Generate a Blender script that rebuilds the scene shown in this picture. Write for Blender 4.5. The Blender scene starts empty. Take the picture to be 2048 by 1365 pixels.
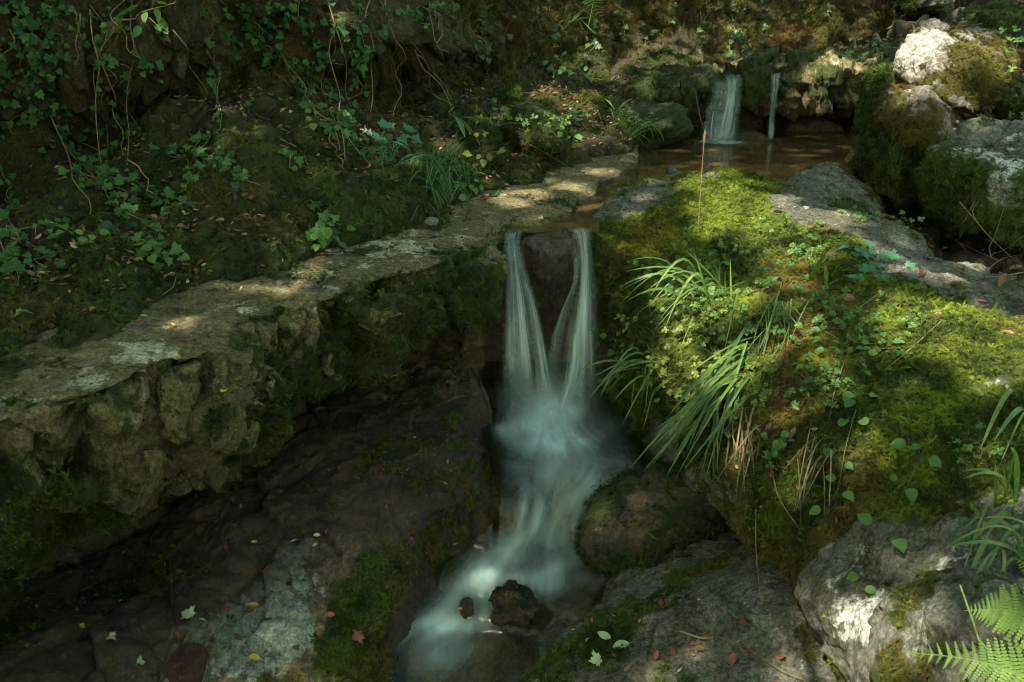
import bpy, math, random
import numpy as np
from mathutils import Vector, Matrix
from mathutils.bvhtree import BVHTree
R = math.radians
scene = bpy.context.scene
COL = scene.collection
random.seed(7); rng = np.random.default_rng(7)

# ------------------------------------------------------------ camera, world, sun, exposure
PITCH = R(20); FPX = 1991.0; CAMZ = 2.0
cam = bpy.data.cameras.new('camera'); cam_o = bpy.data.objects.new('camera', cam); COL.objects.link(cam_o)
cam.sensor_width = 36; cam.lens = FPX/2048*36; cam.clip_start = 0.05; cam.clip_end = 2000
cam_o.location = (0, 0, CAMZ); cam_o.rotation_euler = (R(90)-PITCH, 0, 0)
cam.dof.use_dof = True; cam.dof.focus_distance = 3.7; cam.dof.aperture_fstop = 16
scene.camera = cam_o
SUN_DIR = Vector((-0.34, -0.46, 0.82)).normalized()          # towards the sun
SUN_EL = math.asin(SUN_DIR.z); SUN_AZ = math.atan2(SUN_DIR.x, SUN_DIR.y)
world = bpy.data.worlds.new('World'); scene.world = world; world.use_nodes = True
wn = world.node_tree.nodes; wl = world.node_tree.links
sky = wn.new('ShaderNodeTexSky'); sky.sky_type = 'NISHITA'; sky.sun_disc = False
sky.sun_elevation = SUN_EL; sky.sun_rotation = SUN_AZ; sky.air_density = 1.0; sky.dust_density = 0.6; sky.ozone_density = 1.0
tintn = wn.new('ShaderNodeMix'); tintn.data_type = 'RGBA'; tintn.blend_type = 'MULTIPLY'; tintn.inputs[0].default_value = 1; tintn.inputs[7].default_value = (1.0, 0.94, 0.56, 1)   # light filtered by the wood around
wl.new(sky.outputs[0], tintn.inputs[6]); wl.new(tintn.outputs[2], wn['Background'].inputs[0]); wn["Background"].inputs[1].default_value = 0.14
sun = bpy.data.lights.new('sun', 'SUN'); sun.energy = 2.4; sun.angle = R(0.5); sun.color = (1, 0.93, 0.80)
sun_o = bpy.data.objects.new('sun', sun); COL.objects.link(sun_o); sun_o.rotation_euler = SUN_DIR.to_track_quat('Z', 'Y').to_euler()
vs = scene.view_settings; vs.view_transform = 'Standard'; vs.look = 'None'; vs.gamma = 1; vs.exposure = 2.95
try: vs.use_curve_mapping = False
except Exception: pass
scene.cycles.use_denoising = True
try: scene.cycles.denoiser = 'OPENIMAGEDENOISE'
except Exception: pass
scene.cycles.denoising_prefilter = 'ACCURATE'; scene.cycles.pixel_filter_type = 'BLACKMAN_HARRIS'; scene.cycles.filter_width = 1.1; scene.cycles.max_bounces = 6; scene.cycles.transparent_max_bounces = 24; scene.cycles.diffuse_bounces = 3
scene.cycles.caustics_reflective = False; scene.cycles.caustics_refractive = False
scene.cycles.sample_clamp_indirect = 4

# ------------------------------------------------------------ pixel -> point in the place
CAMV = np.array([0, 0, CAMZ]); FW = np.array([0, math.cos(PITCH), -math.sin(PITCH)]); UP = np.array([0, math.sin(PITCH), math.cos(PITCH)])
def ray(px, py): return FW + np.array([1.0, 0, 0])*(px-1024)/FPX + UP*(682.5-py)/FPX
def Yp(px, py, Y): d = ray(px, py); return CAMV + d*(Y/d[1])
def Zp(px, py, z): d = ray(px, py); return CAMV + d*((z-CAMZ)/d[2])
def W(x, y, z): return np.array([x, y, z], float)
def proj(P):
    q = P-CAMV; d = q@FW
    d = np.where(np.abs(d) < 1e-4, 1e-4, d)
    return 1024+FPX*q[..., 0]/d, 682.5-FPX*(q@UP)/d, d

# ------------------------------------------------------------ noise
def _h(ix, iy, iz, s):
    h = ix.astype(np.uint32)*np.uint32(374761393)+iy.astype(np.uint32)*np.uint32(668265263)+iz.astype(np.uint32)*np.uint32(2246822519)+np.uint32((s*3266489917) & 0xffffffff)
    h = (h ^ (h >> np.uint32(13)))*np.uint32(1274126177); h = (h ^ (h >> np.uint32(15)))*np.uint32(2246822519)
    return ((h ^ (h >> np.uint32(16))) & np.uint32(0xffffff)).astype(np.float32)/np.float32(16777215)
def vn(P, s=0):
    P = np.asarray(P, np.float32); I = np.floor(P); f = P-I; I = I.astype(np.int64); u = f*f*f*(f*(f*6-15)+10)
    out = 0
    for dx in (0, 1):
        wx = u[..., 0] if dx else 1-u[..., 0]
        for dy in (0, 1):
            wy = u[..., 1] if dy else 1-u[..., 1]
            for dz in (0, 1):
                wz = u[..., 2] if dz else 1-u[..., 2]
                out = out+_h(I[..., 0]+dx, I[..., 1]+dy, I[..., 2]+dz, s)*wx*wy*wz
    return out*2-1
def fbm(P, o=4, s=0, g=0.5):
    P = np.asarray(P, np.float32); a = 1.0; t = 0; n = 0
    for k in range(o):
        t = t+vn(P*(2.03**k)+k*17.3, s+k)*a; n += a; a *= g
    return t/n*1.6
def ridge(P, o=4, s=0):
    P = np.asarray(P, np.float32); a = 1.0; t = 0; n = 0
    for k in range(o):
        t = t+(1-np.abs(vn(P*(2.1**k)+k*9.1, s+k))*2)*a; n += a; a *= 0.5
    return t/n
def worley(P, s=0):
    P = np.asarray(P, np.float32); I = np.floor(P).astype(np.int64); f = P-I
    F1 = np.full(P.shape[:-1], 9.0, np.float32); F2 = F1.copy(); ID = np.zeros_like(F1)
    for dx in (-1, 0, 1):
        for dy in (-1, 0, 1):
            for dz in (-1, 0, 1):
                a, b, c = I[..., 0]+dx, I[..., 1]+dy, I[..., 2]+dz
                h1 = _h(a, b, c, s+1)
                d = np.sqrt((dx+h1-f[..., 0])**2+(dy+_h(a, b, c, s+2)-f[..., 1])**2+(dz+_h(a, b, c, s+3)-f[..., 2])**2)
                n1 = d < F1
                F2 = np.where(n1, F1, np.minimum(F2, d)); ID = np.where(n1, _h(a, b, c, s+4), ID); F1 = np.where(n1, d, F1)
    return F1, F2, ID
def facet(P, f, tilt=0.35, s=0, sc=(1, 1, 1)):
    """broken stone: every cell is a plane of its own; returns offset in metres for cells 1/f wide, and the distance to the joint"""
    Q = np.asarray(P*f*np.array(sc), np.float32); I = np.floor(Q).astype(np.int64); q = Q-I
    F1 = np.full(Q.shape[:-1], 9.0, np.float32); F2 = F1.copy(); best = np.zeros_like(F1)
    for dx in (-1, 0, 1):
        for dy in (-1, 0, 1):
            for dz in (-1, 0, 1):
                a, b, c = I[..., 0]+dx, I[..., 1]+dy, I[..., 2]+dz; rx, ry, rz = q[..., 0]-dx-_h(a, b, c, s+1), q[..., 1]-dy-_h(a, b, c, s+2), q[..., 2]-dz-_h(a, b, c, s+3)
                d = np.sqrt(rx*rx+ry*ry+rz*rz)
                pl = (_h(a, b, c, s+4)-.5)*.7+tilt*2*((_h(a, b, c, s+5)-.5)*rx+(_h(a, b, c, s+6)-.5)*ry+(_h(a, b, c, s+7)-.5)*rz)
                n1 = d < F1; F2 = np.where(n1, F1, np.minimum(F2, d)); best = np.where(n1, pl, best); F1 = np.where(n1, d, F1)
    return best/f, F2-F1
def ss(x, a, b): t = np.clip((x-a)/(b-a), 0, 1); return t*t*(3-2*t)

# ------------------------------------------------------------ object helpers
def tag(o, label=None, cat=None, group=None, kind=None):
    if label: o['label'] = label
    if cat: o['category'] = cat
    if group: o['group'] = group
    if kind: o['kind'] = kind
    return o
def empty(name, loc=(0, 0, 0), **k):
    o = bpy.data.objects.new(name, None); o.location = loc; o.empty_display_size = 0.05; COL.objects.link(o); return tag(o, **k)
def mesh_np(name, V, Fq, mat=None, smooth=True, attrs=None):
    """V (n,3); Fq (m,k) faces all of k corners"""
    me = bpy.data.meshes.new(name); V = np.asarray(V, np.float32); Fq = np.asarray(Fq, np.int32); k = Fq.shape[1]
    me.vertices.add(len(V)); me.vertices.foreach_set('co', V.ravel())
    me.loops.add(Fq.size); me.loops.foreach_set('vertex_index', Fq.ravel())
    me.polygons.add(len(Fq)); me.polygons.foreach_set('loop_start', np.arange(0, Fq.size, k, dtype=np.int32))
    try: me.polygons.foreach_set('loop_total', np.full(len(Fq), k, np.int32))
    except Exception: pass
    me.polygons.foreach_set('use_smooth', np.full(len(Fq), smooth, bool))
    for n, a in (attrs or {}).items():
        at = me.attributes.new(n, 'FLOAT', 'POINT'); at.data.foreach_set('value', np.asarray(a, np.float32).ravel())
    me.update(calc_edges=True)
    if mat: me.materials.append(mat)
    return me
def obj_me(name, me, parent=None, loc=(0, 0, 0), **k):
    o = bpy.data.objects.new(name, me); COL.objects.link(o); o.location = loc
    if parent: o.parent = parent
    return tag(o, **k)
def grid_faces(nu, nv):
    i = np.arange(nu-1)[:, None]*nv+np.arange(nv-1)[None, :]
    return np.stack([i, i+nv, i+nv+1, i+1], -1).reshape(-1, 4)
def cr(C, t):
    """Catmull-Rom along axis 0 of C at parameters t in [0, n-1]"""
    n = len(C); i = np.clip(np.floor(t).astype(int), 0, n-2); f = (t-i).reshape((-1,)+(1,)*(C.ndim-1))
    Cp = np.concatenate([C[:1]*2-C[1:2], C, C[-1:]*2-C[-2:-1]], 0); p0, p1, p2, p3 = Cp[i], Cp[i+1], Cp[i+2], Cp[i+3]
    return 0.5*(2*p1+(p2-p0)*f+(2*p0-5*p1+4*p2-p3)*f*f+(3*p1-p0-3*p2+p3)*f**3)
def dense(ctrl, nu, nv):
    C = np.array(ctrl, float)
    def par(C, n):      # chord-length spacing
        L = np.linalg.norm(np.diff(C, axis=0), axis=-1); L = L.reshape(L.shape[0], -1).mean(1)+1e-6
        s = np.concatenate([[0], np.cumsum(L)]); return np.interp(np.linspace(0, s[-1], n), s, np.arange(len(s)))
    G = cr(C, par(C, nu)); G2 = np.swapaxes(cr(np.swapaxes(G, 0, 1), par(np.swapaxes(C, 0, 1), nv)), 0, 1)
    return G2
def gnormals(G):
    a = np.gradient(G, axis=0); b = np.gradient(G, axis=1); n = np.cross(a, b); n /= np.linalg.norm(n, axis=-1, keepdims=True)+1e-9
    return n
SURF = []      # (V, quads/tris) of the rocks, for standing plants and leaves on them
ROCKS = {}     # name -> dict(P,N,w,...) for scattering moss
def reg(key, P, N, area, attrs, o, faces=None, V=None):
    ROCKS[key] = dict(P=P.reshape(-1, 3), N=N.reshape(-1, 3), A=area.ravel(), a={k: v.ravel() for k, v in attrs.items()}, o=o)
def patch(name, ctrl, nu, nv, disp, paint, mat, key=None, flip=False, parent=None, surf=True, **k):
    G = dense(ctrl, nu, nv); N = gnormals(G); Vv = CAMV-G; px, py, dd = proj(G)
    inf = (px > -200)*(px < 2250)*(py > -200)*(py < 1500)*(dd > 0); dt = (N*Vv).sum(-1)/np.linalg.norm(Vv, axis=-1)
    flip = (dt*inf).sum() < 0; N = N*(-1 if flip else 1)
    G = disp(G, N); N = gnormals(G)*(-1 if flip else 1)
    at = paint(G, N) if paint else {}
    f = grid_faces(nu, nv)
    if flip: f = f[:, ::-1]
    o = obj_me(name, mesh_np(name, G.reshape(-1, 3), f, mat, attrs=at), parent, **k)
    a = np.linalg.norm(np.cross(np.gradient(G, axis=0), np.gradient(G, axis=1)), axis=-1)
    reg(key or name, G, N, a, at, o)
    if surf:
        s = 3; H = G[::s, ::s]; SURF.append((H.reshape(-1, 3), grid_faces(*H.shape[:2])))
    return o
import bmesh
def boulder(name, pts, sub, disp, paint, mat, smooth=4, key=None, parent=None, sharp=None, **k):
    bm = bmesh.new()
    for p in pts: bm.verts.new(p)
    bmesh.ops.convex_hull(bm, input=list(bm.verts))
    bmesh.ops.triangulate(bm, faces=bm.faces[:]); tree = BVHTree.FromBMesh(bm); bm.free()
    c = np.mean(pts, 0)
    lo, hi = np.min(pts, 0), np.max(pts, 0); c = (lo+hi)/2*0.5+c*0.5; sc = (hi-lo)/2
    b2 = bmesh.new(); bmesh.ops.create_icosphere(b2, subdivisions=sub, radius=1)
    D = np.array([v.co[:] for v in b2.verts]); F3 = np.array([[v.index for v in f.verts] for f in b2.faces]); E = np.array([[v.index for v in e.verts] for e in b2.edges]); b2.free()
    V = np.zeros_like(D)
    for i, d in enumerate(D):
        dd = Vector((d*sc).tolist()).normalized(); h = tree.ray_cast(Vector((c+np.array(dd)*5).tolist()), -dd)
        V[i] = h[0] if h[0] is not None else c+d*sc*0.7
    n = len(V)
    deg = np.bincount(E.ravel(), minlength=n)[:, None]
    for _ in range(smooth*(2**max(0, sub-5))):
        S = np.zeros_like(V)
        for ax in range(3): S[:, ax] = np.bincount(E[:, 0], V[E[:, 1], ax], n)+np.bincount(E[:, 1], V[E[:, 0], ax], n)
        V = V*0.4+0.6*S/deg
    def nrm(V):
        fn = np.cross(V[F3[:, 1]]-V[F3[:, 0]], V[F3[:, 2]]-V[F3[:, 0]]); N = np.zeros_like(V); A = np.linalg.norm(fn, axis=1)/6; ar = np.zeros(n)
        for j in range(3):
            for ax in range(3): N[:, ax] += np.bincount(F3[:, j], fn[:, ax], n)
            ar += np.bincount(F3[:, j], A, n)
        return N/(np.linalg.norm(N, axis=1, keepdims=True)+1e-9), ar
    N, _ = nrm(V); V = disp(V, N); N, ar = nrm(V); at = paint(V, N) if paint else {}
    o = obj_me(name, mesh_np(name, V, F3, mat, attrs=at), parent, **k)
    reg(key or name, V, N, ar, at, o)
    if sub > 3: SURF.append((V, F3))
    return o
def rockpts(outline, Y, depth, front=(), shrink=0.82, tilt=0.0):
    """hull points: an outline seen at distance Y (or its own), pushed back by depth, and some nearer ones"""
    pts = []
    for q in outline: pts.append(Yp(q[0], q[1], q[2] if len(q) > 2 else Y))
    c = np.mean(pts, 0)
    for p in list(pts): pts.append(c+(p-c)*shrink+W(0, depth, 0))
    for q in front: pts.append(Yp(*q))
    return np.array(pts)

# ------------------------------------------------------------ materials
class NT:
    def __init__(s, name):
        s.m = bpy.data.materials.new(name); s.m.use_nodes = True; s.t = s.m.node_tree; s.n = s.t.nodes; s.l = s.t.links; s.n.clear()
        s.out = s.n.new('ShaderNodeOutputMaterial'); s.co = None
    def add(s, ty, ins=None, **props):
        nd = s.n.new(ty)
        for k, v in props.items(): setattr(nd, k, v)
        for k, v in (ins or {}).items(): s.set(nd.inputs[k], v)
        return nd
    def set(s, inp, v):
        if hasattr(v, 'is_output') or isinstance(v, bpy.types.NodeSocket): s.l.new(v, inp)
        elif isinstance(v, (tuple, list)) and len(v) == 3 and inp.type == 'RGBA': inp.default_value = (*v, 1)
        else: inp.default_value = v
    def coord(s):
        if s.co is None: s.co = s.add('ShaderNodeTexCoord').outputs['Object']
        return s.co
    def noise(s, scale, detail=4, rough=0.55, stretch=None, vec=None, dist=0):
        v = vec or s.coord()
        if stretch:
            mp = s.add('ShaderNodeMapping', {'Vector': v, 'Scale': stretch}); v = mp.outputs[0]
        return s.add('ShaderNodeTexNoise', {'Vector': v, 'Scale': scale, 'Detail': detail, 'Roughness': rough, 'Distortion': dist}).outputs[0]
    def attr(s, name, ty='GEOMETRY'): return s.add('ShaderNodeAttribute', attribute_name=name, attribute_type=ty).outputs['Fac']
    def math(s, op, a, b=0.0, c=0.0, clamp=False):
        m = s.add('ShaderNodeMath', operation=op, use_clamp=clamp); s.set(m.inputs[0], a); s.set(m.inputs[1], b)
        if len(m.inputs) > 2: s.set(m.inputs[2], c)
        return m.outputs[0]
    def ramp(s, v, lo, hi, a=0.0, b=1.0):
        return s.add('ShaderNodeMapRange', {0: v, 1: lo, 2: hi, 3: a, 4: b}, interpolation_type='SMOOTHSTEP').outputs[0]
    def mix(s, f, a, b, mode='MIX'):
        m = s.add('ShaderNodeMix', data_type='RGBA', blend_type=mode); s.set(m.inputs[0], f); s.set(m.inputs[6], a); s.set(m.inputs[7], b); return m.outputs[2]
    def bsdf(s, col, rough=0.8, bump=None, spec=0.5, **ins):
        b = s.add('ShaderNodeBsdfPrincipled'); s.set(b.inputs['Base Color'], col); s.set(b.inputs['Roughness'], rough); s.set(b.inputs['Specular IOR Level'], spec)
        for k, v in ins.items(): s.set(b.inputs[k.replace('_', ' ')], v)
        if bump is not None: s.l.new(bump, b.inputs['Normal'])
        return b.outputs[0]
    def bump(s, h, st=0.5, dist=0.01, prev=None):
        b = s.add('ShaderNodeBump', {'Height': h, 'Strength': st, 'Distance': dist})
        if prev is not None: s.l.new(prev, b.inputs['Normal'])
        return b.outputs[0]
    def done(s, sh): s.l.new(sh, s.out.inputs[0]); return s.m
def rock_mat(name, c1, c2, pale=(0.42, 0.43, 0.38), moss1=(0.022, 0.034, 0.006), moss2=(0.05, 0.065, 0.012), algae=(0.07, 0.075, 0.025), stretch=None, pale_amt=0.5, algae_amt=0.5, stain=(0.03, 0.022, 0.014)):
    s = NT(name)
    big = s.noise(2.3, 5, 0.6, stretch); mid = s.noise(9, 6, 0.62, stretch); fine = s.noise(55, 6, 0.7, stretch); grit = s.noise(240, 3, 0.7)
    col = s.mix(s.ramp(big, 0.35, 0.65), c1, c2)
    col = s.mix(s.ramp(mid, 0.50, 0.72), col, stain)
    al = s.math('MULTIPLY', s.ramp(s.noise(5.5, 6, 0.65), 0.62-0.3*algae_amt, 0.8-0.3*algae_amt), 0.8)
    col = s.mix(al, col, algae)
    pl = s.math('ADD', s.noise(13, 7, 0.7, stretch), s.math('MULTIPLY', s.attr('pale'), 0.4))
    col = s.mix(s.ramp(pl, 0.78-0.18*pale_amt, 0.86-0.18*pale_amt), col, pale)
    col = s.mix(1.0, col, s.mix(s.ramp(fine, 0.25, 0.75), (0.38, 0.38, 0.36), (1.55, 1.52, 1.45)), 'MULTIPLY')
    col = s.mix(1.0, col, s.mix(s.ramp(s.noise(130, 4, 0.75), 0.32, 0.68), (0.58, 0.58, 0.58), (1.38, 1.36, 1.32)), 'MULTIPLY')
    vor = s.add('ShaderNodeTexVoronoi', {'Vector': s.coord(), 'Scale': 95.0}, feature='F1').outputs[0]
    col = s.mix(1.0, col, s.mix(s.ramp(vor, 0.1, 0.4), (0.82, 0.82, 0.82), (1.05, 1.05, 1.05)), 'MULTIPLY')
    mm = s.math('ADD', s.attr('moss'), s.math('MULTIPLY', s.math('SUBTRACT', s.noise(30, 5, 0.7), 0.5), 0.9))
    mf = s.ramp(mm, 0.32, 0.5)
    mcol = s.mix(s.ramp(s.noise(14, 5, 0.7), 0.35, 0.7), moss1, moss2)
    col = s.mix(mf, col, mcol)
    cr = s.ramp(s.math('ABSOLUTE', s.math('SUBTRACT', s.noise(4.2, 6, 0.6, dist=0.3), 0.5)), 0.0, 0.012)
    col = s.mix(1.0, col, s.mix(cr, (0.45, 0.45, 0.42), (1, 1, 1)), 'MULTIPLY')
    wet = s.attr('wet')
    col = s.mix(wet, col, s.mix(1.0, col, (0.30, 0.25, 0.21), 'MULTIPLY'))
    rough = s.math('SUBTRACT', 0.88, s.math('MULTIPLY', wet, s.ramp(s.noise(24, 4), 0.3, 0.7, 0.45, 0.68)))
    b1 = s.bump(s.noise(26, 10, 0.8, stretch), 1.0, 0.03); b2 = s.bump(grit, 0.5, 0.003, b1)
    return s.done(s.bsdf(col, rough, b2, s.math('ADD', s.math('MULTIPLY', wet, 0.35), 0.25)))
M = {}
M['ledge'] = rock_mat('ledge limestone', (0.25, 0.20, 0.11), (0.13, 0.095, 0.048), pale=(0.42, 0.42, 0.29), moss1=(0.020, 0.032, 0.006), moss2=(0.05, 0.062, 0.013), algae=(0.125, 0.125, 0.045), pale_amt=0.4, algae_amt=0.75)
M['grey'] = rock_mat('grey limestone', (0.165, 0.17, 0.135), (0.095, 0.095, 0.07), pale=(0.46, 0.49, 0.45), moss1=(0.03, 0.04, 0.007), moss2=(0.07, 0.085, 0.014), pale_amt=0.55, algae_amt=0.35)
M['white'] = rock_mat('pale limestone', (0.19, 0.18, 0.155), (0.12, 0.11, 0.09), pale=(0.31, 0.305, 0.28), moss1=(0.05, 0.042, 0.010), moss2=(0.09, 0.085, 0.016), pale_amt=0.8, algae_amt=0.15, stain=(0.11, 0.08, 0.06))
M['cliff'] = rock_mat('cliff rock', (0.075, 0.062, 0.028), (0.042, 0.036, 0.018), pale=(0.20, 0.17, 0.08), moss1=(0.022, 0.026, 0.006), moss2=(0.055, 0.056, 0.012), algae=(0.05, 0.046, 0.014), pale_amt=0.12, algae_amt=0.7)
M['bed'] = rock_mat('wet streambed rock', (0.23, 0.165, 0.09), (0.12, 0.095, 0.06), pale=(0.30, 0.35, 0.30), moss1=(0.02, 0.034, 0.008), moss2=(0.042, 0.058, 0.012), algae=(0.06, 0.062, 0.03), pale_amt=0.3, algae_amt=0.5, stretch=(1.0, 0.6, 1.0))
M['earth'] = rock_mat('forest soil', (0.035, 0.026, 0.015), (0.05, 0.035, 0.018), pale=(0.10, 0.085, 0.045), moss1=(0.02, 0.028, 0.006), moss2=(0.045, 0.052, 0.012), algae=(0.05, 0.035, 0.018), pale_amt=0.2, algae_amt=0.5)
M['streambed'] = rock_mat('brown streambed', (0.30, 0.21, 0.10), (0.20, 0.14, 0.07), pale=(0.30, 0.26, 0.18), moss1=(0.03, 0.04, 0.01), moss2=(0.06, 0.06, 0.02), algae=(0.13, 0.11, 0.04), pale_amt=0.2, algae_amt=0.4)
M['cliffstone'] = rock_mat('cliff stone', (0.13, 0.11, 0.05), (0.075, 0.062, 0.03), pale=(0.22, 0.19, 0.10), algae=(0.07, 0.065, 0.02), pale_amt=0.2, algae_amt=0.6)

# ------------------------------------------------------------ shape noise and moss paint
def mk_disp(lump=0.03, lf=3.0, fine=0.006, ff=22.0, block=0.0, bf=5.0, crack=0.0, strat=0.0, bs=(1, 1, 1), seed=0, mask=None):
    bs = np.array(bs, np.float32)
    def f(P, N):
        Q = P+fbm(P*2.1+seed, 2, seed)[..., None]*0.06
        d = lump*fbm(P*lf+seed*3.1, 4, seed)+fine*fbm(P*ff, 4, seed+5)
        if block or crack:
            m = mask(P, N) if mask else 1.0; g = block*bf*1.5
            pl, e = facet(Q, bf, 0.6, seed+9, bs); pl2, e2 = facet(Q, bf*2.4, 0.7, seed+19, bs)
            d = d+(g*pl-crack*(1-ss(e, 0.0, 0.08)))*m+0.8*(g*pl2-.3*crack*(1-ss(e2, 0.0, 0.12)))*m
        if strat:
            d = d+strat*ridge(P*np.array([5, 9, 30]), 3, seed+3)
        return P+N*d[..., None]
    return f
def blobs(P, bl):
    t = 0
    for (px, py, Y, r, v) in bl:
        c = Yp(px, py, Y); t = t+v*np.exp(-((P-c)**2).sum(-1)/(r*r))
    return t
def mk_paint(base=0.0, up=0.0, nz=0.5, nf=3.0, bl=(), pale=(), wetz=None, wet=0.0, seed=0, extra=None):
    def f(P, N):
        m = base+up*N[..., 2]+nz*fbm(P*nf, 5, seed+40)+blobs(P, bl)
        a = {'moss': np.clip(m, 0, 1.3), 'pale': np.clip(blobs(P, pale)+0*m, -1.2, 1.2), 'wet': np.clip(wet+0*m, 0, 1)}
        if wetz is not None: a['wet'] = np.clip(a['wet']+1-ss(P[..., 2]+0.02*fbm(P*12, 3), wetz, wetz+0.10), 0, 1)
        if extra: extra(P, N, a)
        return a
    return f
TOP = 1.10
# ------------------------------------------------------------ ground sheet and streambed
gz = np.array([[[-400, -400, -0.62], [-400, 600, -0.62]], [[400, -400, -0.62], [400, 600, -0.62]]], float)
obj_me('ground', mesh_np('ground', gz.reshape(-1, 3), [[0, 2, 3, 1]], M['earth']), kind='structure')
prof = [(0.4, -0.25), (1.6, -0.24), (2.35, -0.22), (2.62, -0.17), (2.75, -0.02), (2.95, 0.05), (3.0, 0.06), (3.06, 0.10), (3.14, 0.25), (3.6, 0.26), (3.92, 0.30), (3.98, 0.55), (4.0, 0.88), (4.05, 0.96), (4.3, 0.965), (5.2, 0.95), (6.6, 0.88), (7.6, 0.95)]
ctrl = [[W(x, y, z if (x < .35 or y > 4.5) else min(z, .2)) for x in (-2.6, -1.6, -0.9, -0.4, 0.0, 0.2, 0.33, 0.37, 0.9, 1.8, 3.2)] for y, z in prof]
patch('streambed', ctrl, 420, 380, mk_disp(0.012, 4, 0.008, 18, block=0.015, bf=7, crack=0.0, seed=3), mk_paint(0.05, 0, 0.3, wet=0.2, extra=lambda P, N, a: a.update(wet=np.clip(ss(P[..., 2], .02, .09)*(1-ss(P[..., 2], .84, .92))+.1, 0, 1))), M['streambed'], flip=True, kind='structure')

# ------------------------------------------------------------ left rock ledge
E_ = [(-520, 1150), (-300, 985), (0, 838), (110, 800), (230, 765), (310, 724), (400, 708), (470, 658), (560, 622), (650, 602), (740, 562), (830, 540), (905, 510), (965, 498), (988, 480), (985, 464), (1020, 448), (1080, 440), (1148, 424), (1165, 402), (1198, 386), (1205, 364), (1248, 348), (1278, 322), (1287, 292), (1270, 268)]
B_ = [(-520, 1000), (-300, 860), (0, 742), (60, 715), (150, 680), (230, 628), (290, 598), (340, 572), (400, 548), (480, 528), (570, 512), (660, 495), (760, 476), (830, 462), (870, 446), (890, 432), (915, 415), (945, 398), (985, 372), (1020, 356), (1060, 342), (1110, 328), (1160, 314), (1200, 302), (1240, 288), (1255, 262)]
L_ = [(-520, 1500, 1.75), (-300, 1330, 1.9), (0, 1160, 2.12), (110, 1118, 2.22), (230, 1060, 2.35), (330, 1008, 2.44), (410, 985, 2.5), (500, 915, 2.66), (560, 845, 2.8), (650, 800, 2.92), (745, 752, 3.07), (840, 700, 3.22), (915, 655, 3.38), (968, 612, 3.54), (990, 556, 3.74)]
rows = []
for i in range(len(E_)):
    e = Zp(*E_[i], TOP+(0.02 if i < 12 else 0.0)-(0.0 if i < 13 else 0.03)); b = Zp(*B_[i], TOP+0.015-(0 if i < 14 else .02))
    back = b+(b-e)/np.linalg.norm(b-e)*0.35
    m1 = b*0.67+e*0.33+W(0, 0, 0.005); m2 = b*0.3+e*0.7+W(0, 0, 0.008)
    inn = (b-e)/np.linalg.norm(b-e)
    if i >= 13: e = e+inn*0.04
    if i < len(L_):
        l = Yp(*L_[i])
        ch = 0.05 if i < 8 else 0.09          # the far end is rounder
        f0 = e-inn*0.015-W(0, 0, 0.025); f1 = e*0.7+l*0.3-inn*0.05; f2 = e*0.3+l*0.7-inn*0.05
        u1 = l+inn*0.22+W(0, 0, 0.03); u2 = l+inn*0.55-W(0, 0, 0.05); u3 = u2+inn*0.1-W(0, 0, 0.7)
    else:
        f0 = e-inn*0.015-W(0, 0, 0.02); f1 = e-inn*0.03-W(0, 0, 0.06); f2 = e-inn*0.03-W(0, 0, 0.10); l = e-W(0, 0, 0.16)
        u1 = l+inn*0.05-W(0, 0, .02); u2 = l+inn*0.1-W(0, 0, .1); u3 = u2-W(0, 0, 0.5)
    rows.append([back, b, m1, m2, e, f0, f1, f2, l, u1, u2, u3])
fmask = lambda P, N: ss(0.72-N[..., 2], 0.0, 0.35)
_ld = mk_disp(0.012, 2.5, 0.004, 34, block=0.10, bf=4.6, crack=0.035, bs=(1.0, 1.0, 0.62), seed=11, mask=fmask)
def ledge_disp(P, N):
    far = ss(P[..., 0], -0.25, 0.1)*ss(P[..., 1], 3.5, 3.8); P = P+(_ld(P, N)-P)*(1-.85*far)[..., None]; t = 1-fmask(P, N)
    F1, F2, ID = worley(P*np.array([6, 6, 3])+1.7, 31)       # worn hummocks of the far end
    d = t*(0.010*ridge(P*np.array([7, 13, 7]), 4, 5)+0.012*fbm(P*5, 3, 8)+far*(0.03*(0.5-F1)-0.012*(1-ss(F2-F1, 0, 0.15))))
    pl, e = facet(P, 9, .6, 14, (1, 1, .3)); d = d*(1-.5*far)*(1-.5*t)+(1-t)*(0.004*ridge(P*22, 4, 12))+t*(1-far)*.10*pl-far*t*.010*(1-ss(facet(P, 5, .5, 15)[1], 0, .10))
    return P+N*d[..., None]
def ledge_extra(P, N, a):
    px, py, dd = proj(P)
    face = ss(0.6-N[..., 2], 0.0, 0.3)
    edge = ss(np.abs(P[..., 2]-(TOP+.0)), .09, .0)
    a['moss'] = np.clip(np.where(face > 0.3, a['moss']+0.1-.25*edge, a['moss']*.75-0.10), 0, 1.2); a['pale'] = np.clip(a['pale']+(1-face)*.30*ss(fbm(P*2.2, 3, 6), -.3, .3), -1, 1.2)
    a['wet'] = np.clip(0.38*face*ss(TOP-.02-P[..., 2], 0, .12)+0.35*ss(0.75-P[..., 2], 0.0, 0.2)*face, 0, 1); a['pale'] = a['pale']-.25*face*(1-edge)  # top paler, front face darker below the edge and towards the foot
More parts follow.
